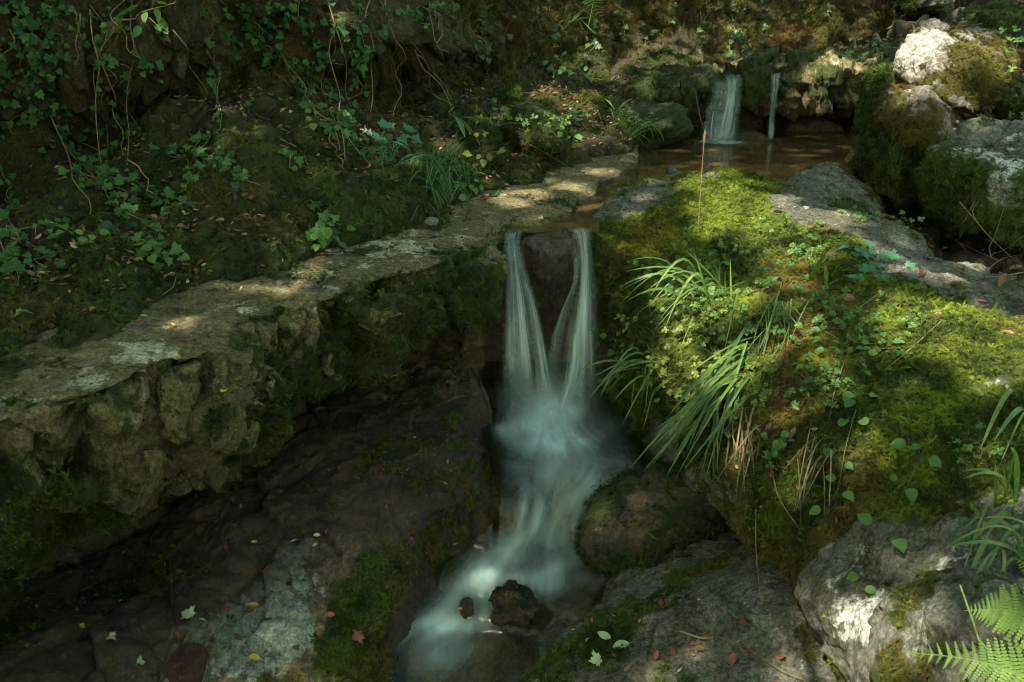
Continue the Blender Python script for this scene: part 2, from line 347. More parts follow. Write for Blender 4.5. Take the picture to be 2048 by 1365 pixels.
bl = [(0, 1020, 2.0, .3, .5), (60, 1090, 2.1, .25, .5), (220, 900, 2.2, .13, .35), (480, 700, 2.6, .1, .45), (640, 760, 2.9, .2, .5), (720, 700, 3.0, .22, .6), (850, 640, 3.2, .3, .6), (960, 600, 3.4, .2, .5), (930, 540, 3.4, .2, .4), (520, 880, 2.7, .15, .4), (450, 850, 2.6, .12, .3),
      (0, 760, 2.2, .10, .4), (300, 620, 2.75, .14, .35), (420, 560, 3.0, .15, .45), (560, 530, 3.15, .15, .4), (680, 500, 3.3, .12, .3), (200, 700, 2.5, .12, .3), (300, 900, 2.3, .2, -.5), (170, 830, 2.1, .15, -.4), (600, 650, 2.8, .12, -.35), (420, 760, 2.45, .1, -.4), (980, 380, 4.9, .25, .15), (1150, 410, 4.3, .15, .3), (1200, 350, 4.9, .2, .3)]
pal = [(310, 740, 2.3, .10, .6), (200, 770, 2.15, .12, .5), (60, 820, 2.0, .12, .5), (600, 600, 2.85, .16, .35), (850, 520, 3.3, .2, .35), (780, 500, 3.35, .2, .3), (460, 650, 2.65, .1, .5), (340, 780, 2.35, .08, .3)]
L = patch('rock_ledge', rows, 760, 300, ledge_disp, mk_paint(0.16, -0.02, 0.5, 3.5, bl, pal, seed=1, extra=ledge_extra), M['ledge'], label='long flat limestone ledge running from the lower left corner to the waterfall, mossy undercut front', cat='rock ledge')

_lt = BVHTree.FromPolygons(SURF[-1][0].tolist(), SURF[-1][1].tolist())
def ledge_at(px, py, fall=2.6):
    d = Vector(ray(px, py)).normalized(); h = _lt.ray_cast(Vector(CAMV), d); return np.array(h[0]) if h[0] is not None else Yp(px, py, fall)
def block(outl, pro, seed, moss=0.3, pale=0.0):
    c = np.mean(outl, 0); back = [ledge_at(x, y)+W(0, .07, 0) for x, y in outl]; Ym = np.median([b[1] for b in back]); pts = []
    for (x, y), b in zip(outl, back): pts.append(Yp(x, y, min(b[1], Ym+.12))); f = c+(np.array([x, y])-c)*.80; pts.append(Yp(f[0], f[1], min(b[1], Ym+.1)-.07-pro*(0.75+.5*rng.random())))
    P = np.array(pts); cc = P.mean(0)
    boulder('block', P, 5, mk_disp(0.004, 9, 0.003, 34, block=.022, bf=9, crack=.004, seed=seed), mk_paint(moss, 0.25, 0.55, 9, seed=seed, pale=[(c[0], c[1], cc[1], .2, pale)] if pale else ()), M['ledge'], smooth=1, key='block%d' % seed, parent=L)
for k, (ol, pr, ms) in enumerate([
    ([(309, 724), (340, 716), (417, 708), (405, 765), (378, 812), (372, 905), (352, 905), (325, 870), (312, 800)], .045, .0), ([(465, 672), (520, 676), (527, 720), (524, 768), (500, 778), (468, 766)], .05, .3),
    ([(470, 648), (512, 634), (556, 640), (561, 690), (537, 705), (500, 690)], .045, .05), ([(547, 622), (575, 608), (606, 612), (606, 655), (590, 684), (565, 680)], .045, .05), ([(526, 752), (560, 745), (582, 775), (575, 800), (549, 812), (530, 790)], .05, .25),
    ([(640, 708), (662, 700), (672, 730), (678, 758), (660, 766), (645, 745)], .05, .25), ([(160, 760), (230, 745), (300, 742), (304, 800), (290, 860), (272, 885), (230, 868), (180, 850), (160, 800)], .03, .05), ([(5, 812), (60, 800), (120, 790), (155, 790), (150, 860), (120, 885), (60, 880), (10, 860)], .03, .1),
    ([(282, 885), (310, 880), (330, 910), (326, 950), (300, 955), (285, 925)], .045, .2), ([(386, 830), (440, 800), (500, 830), (524, 868), (518, 905), (470, 925), (420, 890)], .04, .35), ([(700, 610), (740, 585), (790, 600), (800, 650), (750, 670), (710, 650)], .03, .6), ([(60, 960), (110, 935), (190, 950), (210, 1010), (150, 1040), (80, 1020)], .04, .6), ([(420, 720), (450, 700), (462, 740), (455, 790), (430, 790)], .03, .1)]): block(ol, pr, 300+k, ms)

# ------------------------------------------------------------ left bank and cliff
cols = [-420, -200, 0, 200, 400, 600, 800, 980, 1100, 1230, 1300, 1400]
A = [(950, 0), (850, 0), (762, 0), (695, 0), (572, 0), (522, 0), (474, 0), (378, 0), (338, 0), (300, 0), (272, 0), (240, 0)]
Bq = [(780, 2.2), (700, 2.5), (610, 2.75), (540, 2.95), (450, 3.25), (400, 3.45), (385, 3.72), (315, 4.8), (292, 5.3), (262, 5.85), (243, 6.1), (215, 6.5)]
Cq = [(620, 2.5), (560, 2.8), (500, 3.05), (440, 3.3), (335, 3.65), (270, 3.9), (300, 4.3), (255, 5.3), (225, 5.9), (212, 6.4), (200, 6.6), (188, 6.9)]
Dq = [(500, 2.9), (450, 3.25), (410, 3.5), (330, 3.85), (205, 4.2), (200, 4.5), (245, 5.0), (172, 6.1), (148, 6.9), (136, 7.3), (130, 7.6), (128, 7.8)]
rows = [[Zp(c, A[i][0], TOP+0.01)-W(0, 0.12, 0.25) for i, c in enumerate(cols)], [Zp(c, A[i][0], TOP+0.01) for i, c in enumerate(cols)]]
rows += [[Yp(c, Q[i][0], Q[i][1]) for i, c in enumerate(cols)] for Q in (Bq, Cq, Dq)]
rows += [[Yp(c, Dq[i][0]-12, Dq[i][1]+0.7) for i, c in enumerate(cols)]]
_bd = mk_disp(0.055, 3.4, 0.016, 15, seed=21)
def bank_disp(P, N):
    P = _bd(P, N); F1, F2, ID = worley(P*3.0, 23); d = 0.06*ss(0.75-F1, 0, 0.6)*ID-0.02*(1-ss(F2-F1, 0, 0.2))+0.02*fbm(P*11, 3, 24)
    return P+N*d[..., None]+np.stack([0*d, 0*d, 0.25*d], -1)
def bank_extra(P, N, a):
    a['litter'] = np.clip(ss(N[..., 2], 0.62, 0.9)*(0.5+0.9*fbm(P*3.3, 4, 77)), 0, 1); a['moss'] = np.clip(a['moss']-0.3*a['litter'], 0, 1.2)
bl = [(430, 400, 3.5, .45, .6), (700, 400, 3.7, .4, .6), (180, 600, 2.8, .3, .6), (300, 520, 3.0, .25, .5), (50, 560, 2.8, .25, .5), (60, 660, 2.5, .25, .7), (-100, 700, 2.4, .3, .6), (250, 640, 2.75, .1, .5), (1000, 280, 5.0, .5, .5), (1250, 260, 6.2, .5, .4)]
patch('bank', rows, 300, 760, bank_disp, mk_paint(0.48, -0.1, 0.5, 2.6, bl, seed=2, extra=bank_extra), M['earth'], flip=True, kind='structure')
ccols = [-700, -350, -100, 60, 200, 300, 430, 470, 600, 760, 900, 1020, 1130, 1250, 1400, 1600, 1830, 2100, 2400]
cfoot = [(640, 2.7), (560, 3.1), (470, 3.5), (430, 3.75), (380, 3.95), (300, 4.15), (240, 4.3), (230, 4.5), (235, 4.7), (290, 4.95), (270, 5.3), (190, 6.1), (170, 6.9), (155, 7.5), (150, 8.0), (140, 8.4), (115, 8.9), (60, 9.6), (20, 10.5)]
cmid = [(400, 2.9), (330, 3.35), (300, 3.75), (290, 4.0), (250, 4.2), (190, 4.35), (170, 4.35), (150, 4.75), (130, 4.95), (190, 5.5), (160, 6.0), (110, 6.7), (105, 7.6), (92, 8.1), (85, 8.2), (72, 8.5), (50, 9.0), (20, 9.7), (-10, 10.6)]
clip = [(200, 2.6), (170, 3.1), (150, 3.5), (135, 3.75), (130, 3.9), (150, 3.85), (130, 4.0), (70, 4.6), (60, 4.8), (110, 5.0), (95, 5.35), (75, 6.3), (70, 7.1), (58, 7.7), (50, 7.9), (40, 8.2), (20, 8.7), (-10, 9.5), (-40, 10.3)]
ctop = [(-40, 2.7), (-40, 3.15), (-30, 3.55), (-30, 3.8), (-30, 3.95), (-30, 3.85), (-30, 4.05), (-30, 4.6), (-30, 4.8), (-30, 5.1), (-30, 5.5), (-30, 6.3), (-30, 7.0), (-30, 7.5), (-30, 7.75), (-30, 8.1), (-40, 8.7), (-50, 9.5), (-80, 10.3)]
rows = [[Yp(c, cfoot[i][0]+25, cfoot[i][1]+0.05)-W(0, 0, 0.12) for i, c in enumerate(ccols)]]
rows += [[Yp(c, Q[i][0], Q[i][1]+(lean if c > 980 else (0.3*lean if c > 800 else 0))) for i, c in enumerate(ccols)] for Q, lean in ((cfoot, 0), (cmid, 0), (clip, .55), (ctop, 1.2))]
rows += [[rows[-1][i]+W(0, 0.25, 0.45) for i in range(len(ccols))], [rows[-1][i]+W(-0.2, 1.0, 1.0) for i in range(len(ccols))], [rows[-1][i]+W(-1, 14, 2.4) for i in range(len(ccols))]]
def cliff_disp(P, N):
    Q = P+0.08*fbm(P*2, 3, 50)[..., None]
    F1, F2, ID = worley(Q*np.array([3.2, 3.2, 4.6]), 51); G1, G2, GD = worley(Q*np.array([8, 8, 11]), 55)
    d = 0.10*fbm(P*1.7, 4, 52)+0.012*fbm(P*16, 4, 53)+0.14*(ID-0.5)*ss(F2-F1, 0, 0.15)-0.04*(1-ss(F2-F1, 0, .15))+0.06*(GD-0.5)*ss(G2-G1, 0, 0.2)-0.02*(1-ss(G2-G1, 0, .2))
    return P+N*d[..., None]
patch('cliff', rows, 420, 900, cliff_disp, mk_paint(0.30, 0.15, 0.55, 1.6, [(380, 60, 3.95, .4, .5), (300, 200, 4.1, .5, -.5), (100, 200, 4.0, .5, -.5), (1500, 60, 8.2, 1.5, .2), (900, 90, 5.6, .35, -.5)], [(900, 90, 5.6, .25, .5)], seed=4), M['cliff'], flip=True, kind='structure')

# moss covered shelf beside the upper pool
def dmoss(seed, l=0.04, lf=4, fine=0.02, ff=16): return mk_disp(l, lf, fine, ff, seed=seed)
boulder('mossy_rock', rockpts([(1215, 260), (1262, 232), (1330, 222), (1375, 232), (1385, 262), (1350, 285), (1290, 300), (1235, 300)], 6.0, 1.0, [(1300, 250, 5.8)]), 6, dmoss(31), mk_paint(0.75, 0.1, 0.5, 5, seed=31, wetz=1.0), M['ledge'], label='rounded moss covered shelf overhanging the left side of the upper pool', cat='rock')
boulder('mossy_rock', rockpts([(1240, 190), (1300, 150), (1380, 150), (1412, 190), (1408, 280), (1380, 290), (1330, 250), (1270, 230)], 6.5, 0.8, [(1370, 200, 6.3)]), 6, dmoss(32), mk_paint(0.7, 0.1, 0.5, 5, seed=32, wetz=1.0), M['ledge'], label='tall moss covered hump between the leaf strewn slope and the left upper waterfall', cat='rock')
for (x0, y0, w, h, Y, lab) in ((1020, 205, 55, 60, 5.9, 'small moss cushion rock in the brown leaf litter, left of its twin'), (1090, 215, 45, 45, 5.95, 'small moss cushion rock in the brown leaf litter, right of its twin'), (1190, 215, 90, 55, 6.1, 'low mossy rock at the right end of the leaf strewn slope'), (1070, 262, 150, 95, 5.0, 'broad mossy hump above the flat ledge, below the leaf litter'), (960, 290, 110, 90, 4.7, 'dark mossy hump at the back of the ledge behind the grass')):
    boulder('mossy_rock', rockpts([(x0-w*.5, y0+h*.45), (x0-w*.45, y0-h*.1), (x0-w*.1, y0-h*.5), (x0+w*.35, y0-h*.3), (x0+w*.5, y0+h*.4), (x0, y0+h*.6)], Y, w/400+.1, [(x0, y0+h*.2, Y-w/900)]), 5, dmoss(int(x0), .03, 5), mk_paint(0.8, 0.1, 0.5, 5, seed=int(x0)), M['ledge'], key='m%d' % x0, label=lab, cat='rock')

# ------------------------------------------------------------ upper ledge with its two falls
uc = [1360, 1412, 1440, 1480, 1500, 1530, 1550, 1575, 1620, 1680, 1730, 1790, 1900]
ue = [168, 166, 163, 150, 138, 138, 152, 142, 138, 128, 128, 128, 130]
ul = [205, 200, 200, 205, 212, 212, 195, 225, 218, 215, 225, 240, 240]
ub = [150, 148, 146, 132, 126, 126, 132, 122, 116, 112, 108, 104, 100]
rows = [[Yp(c, ub[i]+6, 8.6) for i, c in enumerate(uc)], [Yp(c, ub[i], 7.4) for i, c in enumerate(uc)], [Yp(c, ue[i], 6.5) for i, c in enumerate(uc)], [Yp(c, (ue[i]*.6+ul[i]*.4), 6.36) for i, c in enumerate(uc)], [Yp(c, ul[i], 6.42) for i, c in enumerate(uc)],
        [Yp(c, ul[i]-4, 6.75) for i, c in enumerate(uc)], [Yp(c, ul[i]+30, 7.1) for i, c in enumerate(uc)], [Yp(c, 300, 7.2) for i, c in enumerate(uc)]]
patch('rock_ledge', rows, 220, 330, mk_disp(0.03, 5, 0.014, 20, block=0.08, bf=7, crack=0.02, seed=41), mk_paint(0.55, 0.0, 0.5, 5, [(1600, 190, 6.4, .2, -.25), (1700, 150, 6.4, .2, -.3)], [(1660, 130, 6.5, .3, .4)], seed=41), M['ledge'], key='upper_ledge', flip=False, label='dark overhanging rock ledge behind the upper pool with two thin waterfalls', cat='rock ledge')
boulder('wet_rock', rockpts([(1484, 150), (1500, 134), (1530, 132), (1548, 150), (1546, 190), (1520, 212), (1494, 200)], 6.35, 0.5), 5, dmoss(44, .02, 6, .012), mk_paint(0.6, 0.2, 0.5, 5, seed=44, wetz=1.2), M['ledge'], label='round mossy rock between the two upper waterfalls', cat='rock')
boulder('wet_rock', rockpts([(1425, 190), (1450, 175), (1470, 195), (1460, 225), (1430, 228)], 6.5, 0.3), 4, dmoss(45, .02, 6, .012), mk_paint(0.1, wet=0.9), M['bed'], label='small dark wet stone inside the left upper waterfall', cat='rock')
boulder('wet_rock', rockpts([(1470, 235), (1500, 195), (1530, 215), (1535, 262), (1500, 275), (1470, 268)], 6.75, 0.3), 4, dmoss(46, .02, 6, .012), mk_paint(0.1, wet=1), M['bed'], key='wr3', label='black wet rock behind the gap between the two upper waterfalls', cat='rock')
boulder('wet_stone', rockpts([(1465, 282), (1480, 265), (1510, 262), (1540, 278), (1535, 286), (1470, 288)], 6.3, 0.25), 4, dmoss(47, .01, 8, .01), mk_paint(0.0, wet=1), M['bed'], key='ws1', label='low black wet stone at the foot of the right upper waterfall', cat='rock')
boulder('wet_stone', rockpts([(1560, 280), (1580, 245), (1640, 235), (1690, 255), (1700, 285)], 6.7, 0.4), 5, dmoss(48, .03, 5, .01), mk_paint(0.0, wet=0.7), M['bed'], key='ws2', label='dark rock lying in the cave under the upper ledge', cat='rock')
boulder('wet_stone', rockpts([(1330, 352), (1338, 338), (1350, 336), (1366, 350), (1360, 356)], 5.0, 0.1), 4, dmoss(49, .005, 8, .004), mk_paint(0.1, wet=.6), M['grey'], key='ws3', label='small grey stone poking out of the upper pool left of the dry stalk', cat='stone')

# ------------------------------------------------------------ boulders on the upper right
def grow(k, P): P = np.array(P); c = P.mean(0); return c+(P-c)*k
dr = lambda s, b=0.03, bf=4.5, l=0.03: mk_disp(l, 2.6, 0.008, 20, block=b, bf=bf, crack=0.012, seed=s)
boulder('pale_boulder', grow(1.02, [Yp(*q) for q in [(1838, 42, 5.3), (1800, 90, 5.0), (1784, 140, 4.9), (1800, 160, 5.0), (1860, 190, 4.85), (1925, 220, 4.75), (1955, 222, 4.7), (2010, 160, 4.75), (2042, 118, 5.1), (1990, 72, 5.3), (1900, 55, 5.4), (1930, 90, 4.85), (1850, 75, 5.9), (2000, 90, 5.9), (1850, 150, 5.9), (1990, 170, 5.7)]]), 7, dr(61, .035, 4), mk_paint(0.12, 0.0, 0.8, 9, [(1870, 80, 5.0, .15, -.5), (1965, 130, 4.8, .22, .6), (1880, 120, 4.9, .1, .3), (1960, 190, 4.75, .13, .3), (2000, 90, 5.1, .15, .4), (1820, 130, 4.95, .12, -.5)], [(1850, 70, 5.1, .25, .6), (1810, 130, 4.95, .15, .5)], seed=61), M['white'], smooth=1, key='topb', label='pale angular boulder with brown moss, topmost of the pile on the right', cat='boulder')
boulder('mossy_boulder', np.array([Yp(*q) for q in [(1775, 165, 4.95), (1800, 150, 5.0), (1850, 165, 4.8), (1905, 215, 4.7), (1925, 240, 4.65), (1915, 270, 4.6), (1870, 300, 4.5), (1800, 295, 4.6), (1760, 250, 4.7), (1850, 220, 4.5), (1780, 180, 5.6), (1900, 230, 5.5), (1800, 290, 5.4)]]), 6, dr(62, .03, 5), mk_paint(0.45, 0.0, 0.6, 6, [(1830, 185, 4.7, .1, -.5)], [(1810, 175, 4.8, .12, .7)], seed=62), M['white'], label='rounded boulder wedged right under the pale topmost one, moss over its front', cat='boulder')
boulder('mossy_boulder', np.array([Yp(*q) for q in [(1748, 132, 5.3), (1722, 160, 5.2), (1712, 230, 5.1), (1705, 290, 5.0), (1698, 330, 4.9), (1740, 385, 4.6), (1800, 425, 4.45), (1840, 420, 4.5), (1850, 330, 4.55), (1800, 260, 4.7), (1780, 150, 5.1), (1760, 200, 4.85), (1780, 330, 4.45), (1800, 160, 5.6), (1720, 330, 5.6), (1870, 330, 5.4), (1840, 430, 5.2)]]), 7, mk_disp(0.05, 3.5, 0.016, 16, seed=63), mk_paint(0.75, 0.05, 0.5, 4, [(1790, 200, 4.85, .1, -.4)], [(1775, 185, 4.9, .15, .6)], seed=63), M['grey'], key='column', label='tall green moss draped boulder standing beside the upper pool', cat='boulder')
boulder('grey_boulder', np.array([Yp(*q) for q in [(1848, 300, 4.5), (1870, 268, 4.6), (1950, 248, 4.6), (2048, 242, 4.6), (2180, 250, 4.4), (2250, 350, 4.2), (2200, 520, 3.9), (2048, 500, 3.9), (1930, 470, 4.0), (1850, 420, 4.2), (1828, 360, 4.3), (1900, 330, 4.2), (2048, 340, 4.0), (1900, 280, 5.4), (2150, 280, 5.4), (1880, 450, 5.0)]]), 7, dr(64, .03, 4, .04), mk_paint(0.2, -0.25, 0.6, 5, [(1900, 400, 4.1, .25, .6), (2000, 440, 3.95, .3, .7), (2048, 300, 4.2, .3, -.3)], [(1950, 300, 4.3, .3, .4), (2048, 330, 4.1, .2, .3)], seed=64), M['grey'], label='big grey boulder at the right edge, moss hanging from its lower half', cat='boulder')
boulder('grey_boulder', np.array([Yp(*q) for q in [(1555, 365, 4.7), (1600, 335, 4.8), (1650, 320, 4.8), (1700, 345, 4.7), (1750, 390, 4.5), (1768, 420, 4.35), (1700, 440, 4.2), (1600, 400, 4.4), (1640, 370, 4.5), (1650, 340, 5.2), (1740, 410, 5.0), (1570, 380, 5.1)]]), 6, dr(65, .02, 5, .02), mk_paint(0.05, 0, 0.5, 6, [(1690, 420, 4.3, .12, .5), (1740, 400, 4.5, .08, .4)], [], seed=65), M['grey'], key='g2', label='small rounded grey boulder in front of the upper pool', cat='boulder')
rows = [[Yp(px, py, Y) for px, py, Y in q] for q in [
    [(1650, 520, 4.1), (1850, 560, 3.7), (2100, 640, 3.2), (2500, 760, 2.7)], [(1700, 470, 4.4), (1850, 500, 4.1), (2100, 560, 3.6), (2500, 640, 3.0)], [(1700, 400, 5.0), (1850, 420, 4.9), (2100, 440, 4.4), (2500, 480, 3.8)],
    [(1740, 200, 6.2), (1850, 180, 6.2), (2100, 180, 5.8), (2500, 160, 5.2)], [(1760, 110, 7.4), (1850, 90, 7.2), (2100, 60, 6.8), (2500, 0, 6.2)], [(1790, 40, 8.6), (1900, 10, 8.6), (2100, -60, 8.2), (2500, -150, 7.6)], [(1790, -200, 10), (1900, -260, 10), (2150, -300, 9.6), (2600, -450, 9)], [(1790, -500, 16), (1900, -560, 16), (2350, -700, 16), (3000, -850, 16)]]]
patch('bank', rows, 260, 260, mk_disp(0.09, 2.6, 0.015, 14, block=0.10, bf=3, crack=0.02, seed=71), mk_paint(0.25, 0.0, 0.6, 3, seed=71, extra=lambda P, N, a: a.update(litter=np.clip(ss(N[..., 2], 0.5, 0.9)*(0.5+fbm(P*3, 3, 5)), 0, 1))), M['earth'], key='bank_r', flip=True, kind='structure')
for (q, Y, lab, mt) in (([(1940, 60), (1965, 20), (2010, 8), (2060, 25), (2070, 70), (2010, 95), (1950, 90)], 7.0, 'mossy rock with white patches in the top right corner', 'grey'), ([(1835, 20), (1850, -10), (1900, -15), (1920, 10), (1890, 35)], 8.0, 'pale lichen covered rock at the top edge above the pile of boulders', 'grey'), ([(1960, 180), (2000, 160), (2060, 170), (2060, 230), (1990, 250)], 5.6, 'dark mossy rock behind the topmost pale boulder', 'grey')):
    boulder('mossy_rock', rockpts(q, Y, 0.7, [(np.mean([a[0] for a in q]), np.mean([a[1] for a in q]), Y-.2)]), 5, dr(int(Y*10)), mk_paint(0.5, 0, 0.6, 4, seed=int(Y*10)), M[mt], key='tr%d' % int(Y*10), label=lab, cat='rock')

# ------------------------------------------------------------ big foreground boulder on the right: rows run from behind the ridge down to its foot
def Rr(*q): return [Yp(*a) for a in q]
cols_r = [
 # back(hidden)        ridge              shoulder           upper              mid                low                foot             under
 [(1230, 420, 4.8), (1184, 440, 4.25), (1180, 480, 4.05), (1180, 560, 3.92), (1185, 680, 3.80), (1195, 800, 3.66), (1235, 880, 3.45), (1300, 980, 3.4)],
 [(1270, 390, 5.0), (1240, 396, 4.55), (1225, 440, 4.10), (1225, 560, 3.78), (1235, 680, 3.62), (1250, 800, 3.48), (1290, 905, 3.28), (1340, 1000, 3.3)],
 [(1330, 375, 5.1), (1310, 368, 4.75), (1300, 420, 4.20), (1300, 540, 3.70), (1310, 680, 3.40), (1330, 820, 3.22), (1360, 945, 3.05), (1380, 1010, 3.2)],
 [(1400, 370, 5.2), (1390, 352, 4.8), (1400, 420, 4.20), (1410, 540, 3.62), (1420, 690, 3.22), (1430, 840, 3.00), (1440, 985, 2.85), (1440, 1050, 3.1)],
 [(1480, 375, 5.2), (1465, 358, 4.75), (1500, 430, 4.10), (1520, 550, 3.48), (1530, 700, 3.04), (1520, 860, 2.80), (1505, 1060, 2.62), (1500, 1120, 2.9)],
 [(1600, 400, 4.9), (1560, 384, 4.60), (1610, 460, 3.92), (1640, 570, 3.32), (1650, 720, 2.84), (1620, 900, 2.58), (1560, 1150, 2.42), (1560, 1220, 2.7)],
 [(1740, 455, 4.4), (1690, 428, 4.32), (1740, 500, 3.66), (1770, 600, 3.12), (1770, 760, 2.66), (1730, 940, 2.40), (1610, 1225, 2.18), (1640, 1300, 2.5)],
 [(1850, 500, 4.0), (1800, 470, 4.00), (1850, 540, 3.40), (1890, 620, 2.98), (1890, 800, 2.46), (1840, 1000, 2.18), (1690, 1290, 1.98), (1720, 1400, 2.3)],
 [(1960, 555, 3.5), (1920, 518, 3.62), (1960, 580, 3.14), (2000, 650, 2.80), (2010, 830, 2.30), (1960, 1050, 2.00), (1745, 1345, 1.85), (1770, 1480, 2.1)],
 [(2100, 630, 3.1), (2060, 575, 3.20), (2080, 630, 2.90), (2110, 690, 2.64), (2130, 880, 2.14), (2090, 1110, 1.82), (1900, 1400, 1.68), (1860, 1600, 2.0)],
 [(2300, 730, 2.7), (2260, 670, 2.80), (2270, 720, 2.60), (2290, 780, 2.42), (2300, 980, 1.94), (2260, 1220, 1.64), (2080, 1560, 1.5), (2050, 1750, 1.8)],
 [(2600, 900, 2.2), (2560, 830, 2.30), (2560, 880, 2.20), (2560, 940, 2.10), (2560, 1150, 1.7), (2520, 1400, 1.45), (2350, 1700, 1.35), (2300, 1900, 1.6)]]
rows = [Rr(*q) for q in cols_r]
_fb = mk_disp(0.04, 2.4, 0.006, 22, block=0.012, bf=3.0, crack=0.0, seed=81)
def fb_disp(P, N):
    P = _fb(P, N); P = P+N*(0.022*fbm(P*8, 4, 84)*ss(.9-N[..., 2], -.1, .2)+0.012*(0.5-worley(P*7, 85)[0]))[..., None]; m = ss(P[..., 2], 0.85, 1.05)*ss(N[..., 2], 0.5, 0.8)
    return P+N*(m*0.022*ridge((P@np.array([[.8, .6, 0], [-.6, .8, 0], [0, 0, 1]]))*np.array([4, 16, 6]), 4, 83))[..., None]
bl = [(1450, 400, 4.4, .25, .9), (1400, 470, 4.0, .3, .9), (1550, 470, 3.9, .3, .7), (1560, 520, 3.6, .3, .7), (1650, 560, 3.3, .3, .6), (1380, 600, 3.5, .25, .4), (1500, 700, 3.1, .4, .5), (1700, 750, 2.8, .4, .7), (1900, 650, 2.9, .3, .9), (1990, 700, 2.7, .25, .7), (1850, 800, 2.5, .35, .6), (1650, 900, 2.6, .3, .7), (1560, 1000, 2.6, .25, .7), (1600, 1130, 2.4, .2, .6), (1800, 930, 2.35, .25, .4), (2048, 880, 2.2, .25, .5),
      (1250, 430, 4.3, .18, -.7), (1230, 540, 3.9, .16, .35), (1300, 540, 3.8, .17, .15), (1240, 640, 3.6, .2, .3), (1620, 410, 4.3, .14, -.8), (1740, 470, 3.9, .2, -1), (1850, 520, 3.6, .2, -1), (1940, 570, 3.3, .2, -1), (2048, 620, 3.0, .2, -1), (1760, 560, 3.35, .12, -.5), (1680, 1150, 2.2, .12, -.8), (1700, 1080, 2.25, .1, -.6), (1780, 1200, 2.05, .1, -.5), (1900, 1050, 2.0, .1, -.3), (2000, 1000, 2.0, .14, -.6), (1820, 1080, 2.05, .1, -.5), (1940, 960, 2.1, .06, -.4), (1790, 950, 2.3, .05, -.4), (1750, 1280, 1.95, .12, -.7), (1960, 1200, 1.75, .2, -.1), (1900, 1080, 1.95, .15, .2), (1640, 1170, 2.25, .08, -.5), (1960, 750, 2.5, .06, -.6), (2020, 790, 2.4, .08, -.7)]
pal = [(1250, 400, 4.4, .1, .4), (1650, 420, 4.2, .2, .3), (1850, 530, 3.5, .3, .2), (1690, 1130, 2.2, .10, .35), (1680, 1230, 2.05, .08, .6), (1900, 1120, 1.9, .15, .35), (1760, 1250, 1.95, .1, .5), (1980, 1000, 2.0, .12, .5), (2020, 790, 2.4, .1, .6), (1800, 1250, 1.9, .12, .35)]
patch('mossy_boulder', rows, 640, 520, fb_disp, mk_paint(0.10, 0.0, 0.72, 4.5, bl, pal, wetz=0.28, seed=5, extra=lambda P, N, a: a.update(wet=np.clip(a['wet']+blobs(P, [(1215, 570, 3.75, .2, .8), (1225, 720, 3.6, .25, .9), (1290, 850, 3.35, .2, .8)]), 0, 1))), M['grey'], key='big', flip=False, label='huge whaleback boulder filling the right foreground, bright green moss, grass and herbs on it', cat='boulder')
boulder('pale_boulder', np.array([Yp(q[0], q[1], q[2]*.93) for q in [(1730, 1275, 2.05), (1760, 1220, 2.0), (1850, 1150, 1.9), (1960, 1120, 1.8), (2100, 1150, 1.7), (2150, 1400, 1.5), (1980, 1500, 1.5), (1780, 1440, 1.75), (1735, 1330, 1.9), (1850, 1240, 1.75), (1980, 1240, 1.62), (1900, 1200, 2.4), (1760, 1400, 2.3)]]), 7, dr(88, .02, 5, .02), mk_paint(0.22, 0.1, 0.7, 9, [(1850, 1210, 1.8, .08, .4), (1920, 1280, 1.7, .1, .3), (1745, 1260, 1.95, .06, -.4)], [(1745, 1270, 1.95, .10, .5)], seed=88), M['grey'], key='corner', label='sunlit whitish boulder in the bottom right corner behind the fern', cat='boulder')

# ------------------------------------------------------------ lower right slab, centre hump, lower left slab
rows = [Rr(*q) for q in [
 [(900, 1480, 2.4), (1000, 1400, 2.42), (1110, 1300, 2.52), (1180, 1235, 2.62), (1215, 1190, 2.74), (1230, 1150, 2.88), (1290, 1110, 3.0), (1400, 1080, 3.1), (1500, 1020, 3.2)],
 [(950, 1490, 2.35), (1040, 1385, 2.38), (1150, 1280, 2.48), (1215, 1215, 2.60), (1250, 1175, 2.70), (1280, 1140, 2.80), (1340, 1105, 2.9), (1450, 1065, 3.0), (1530, 1020, 3.1)],
 [(1120, 1500, 2.15), (1180, 1395, 2.25), (1260, 1290, 2.38), (1310, 1220, 2.48), (1340, 1185, 2.56), (1370, 1150, 2.64), (1430, 1110, 2.75), (1500, 1075, 2.85), (1580, 1040, 3.0)],
 [(1350, 1520, 2.0), (1380, 1410, 2.12), (1440, 1300, 2.26), (1470, 1230, 2.34), (1490, 1190, 2.41), (1510, 1155, 2.48), (1540, 1120, 2.6), (1590, 1090, 2.7), (1650, 1060, 2.9)],
 [(1700, 1530, 1.9), (1680, 1420, 2.02), (1660, 1320, 2.16), (1660, 1250, 2.26), (1670, 1210, 2.34), (1690, 1180, 2.4), (1700, 1150, 2.5), (1720, 1110, 2.6), (1750, 1080, 2.8)],
 [(2000, 1600, 1.8), (1950, 1480, 1.95), (1900, 1380, 2.1), (1880, 1300, 2.25), (1880, 1260, 2.3), (1880, 1210, 2.4), (1880, 1170, 2.5), (1880, 1150, 2.6), (1880, 1120, 2.8)]]]
rows = [[p-W(0.10, 0.0, 0.30) for p in rows[0]]]+rows
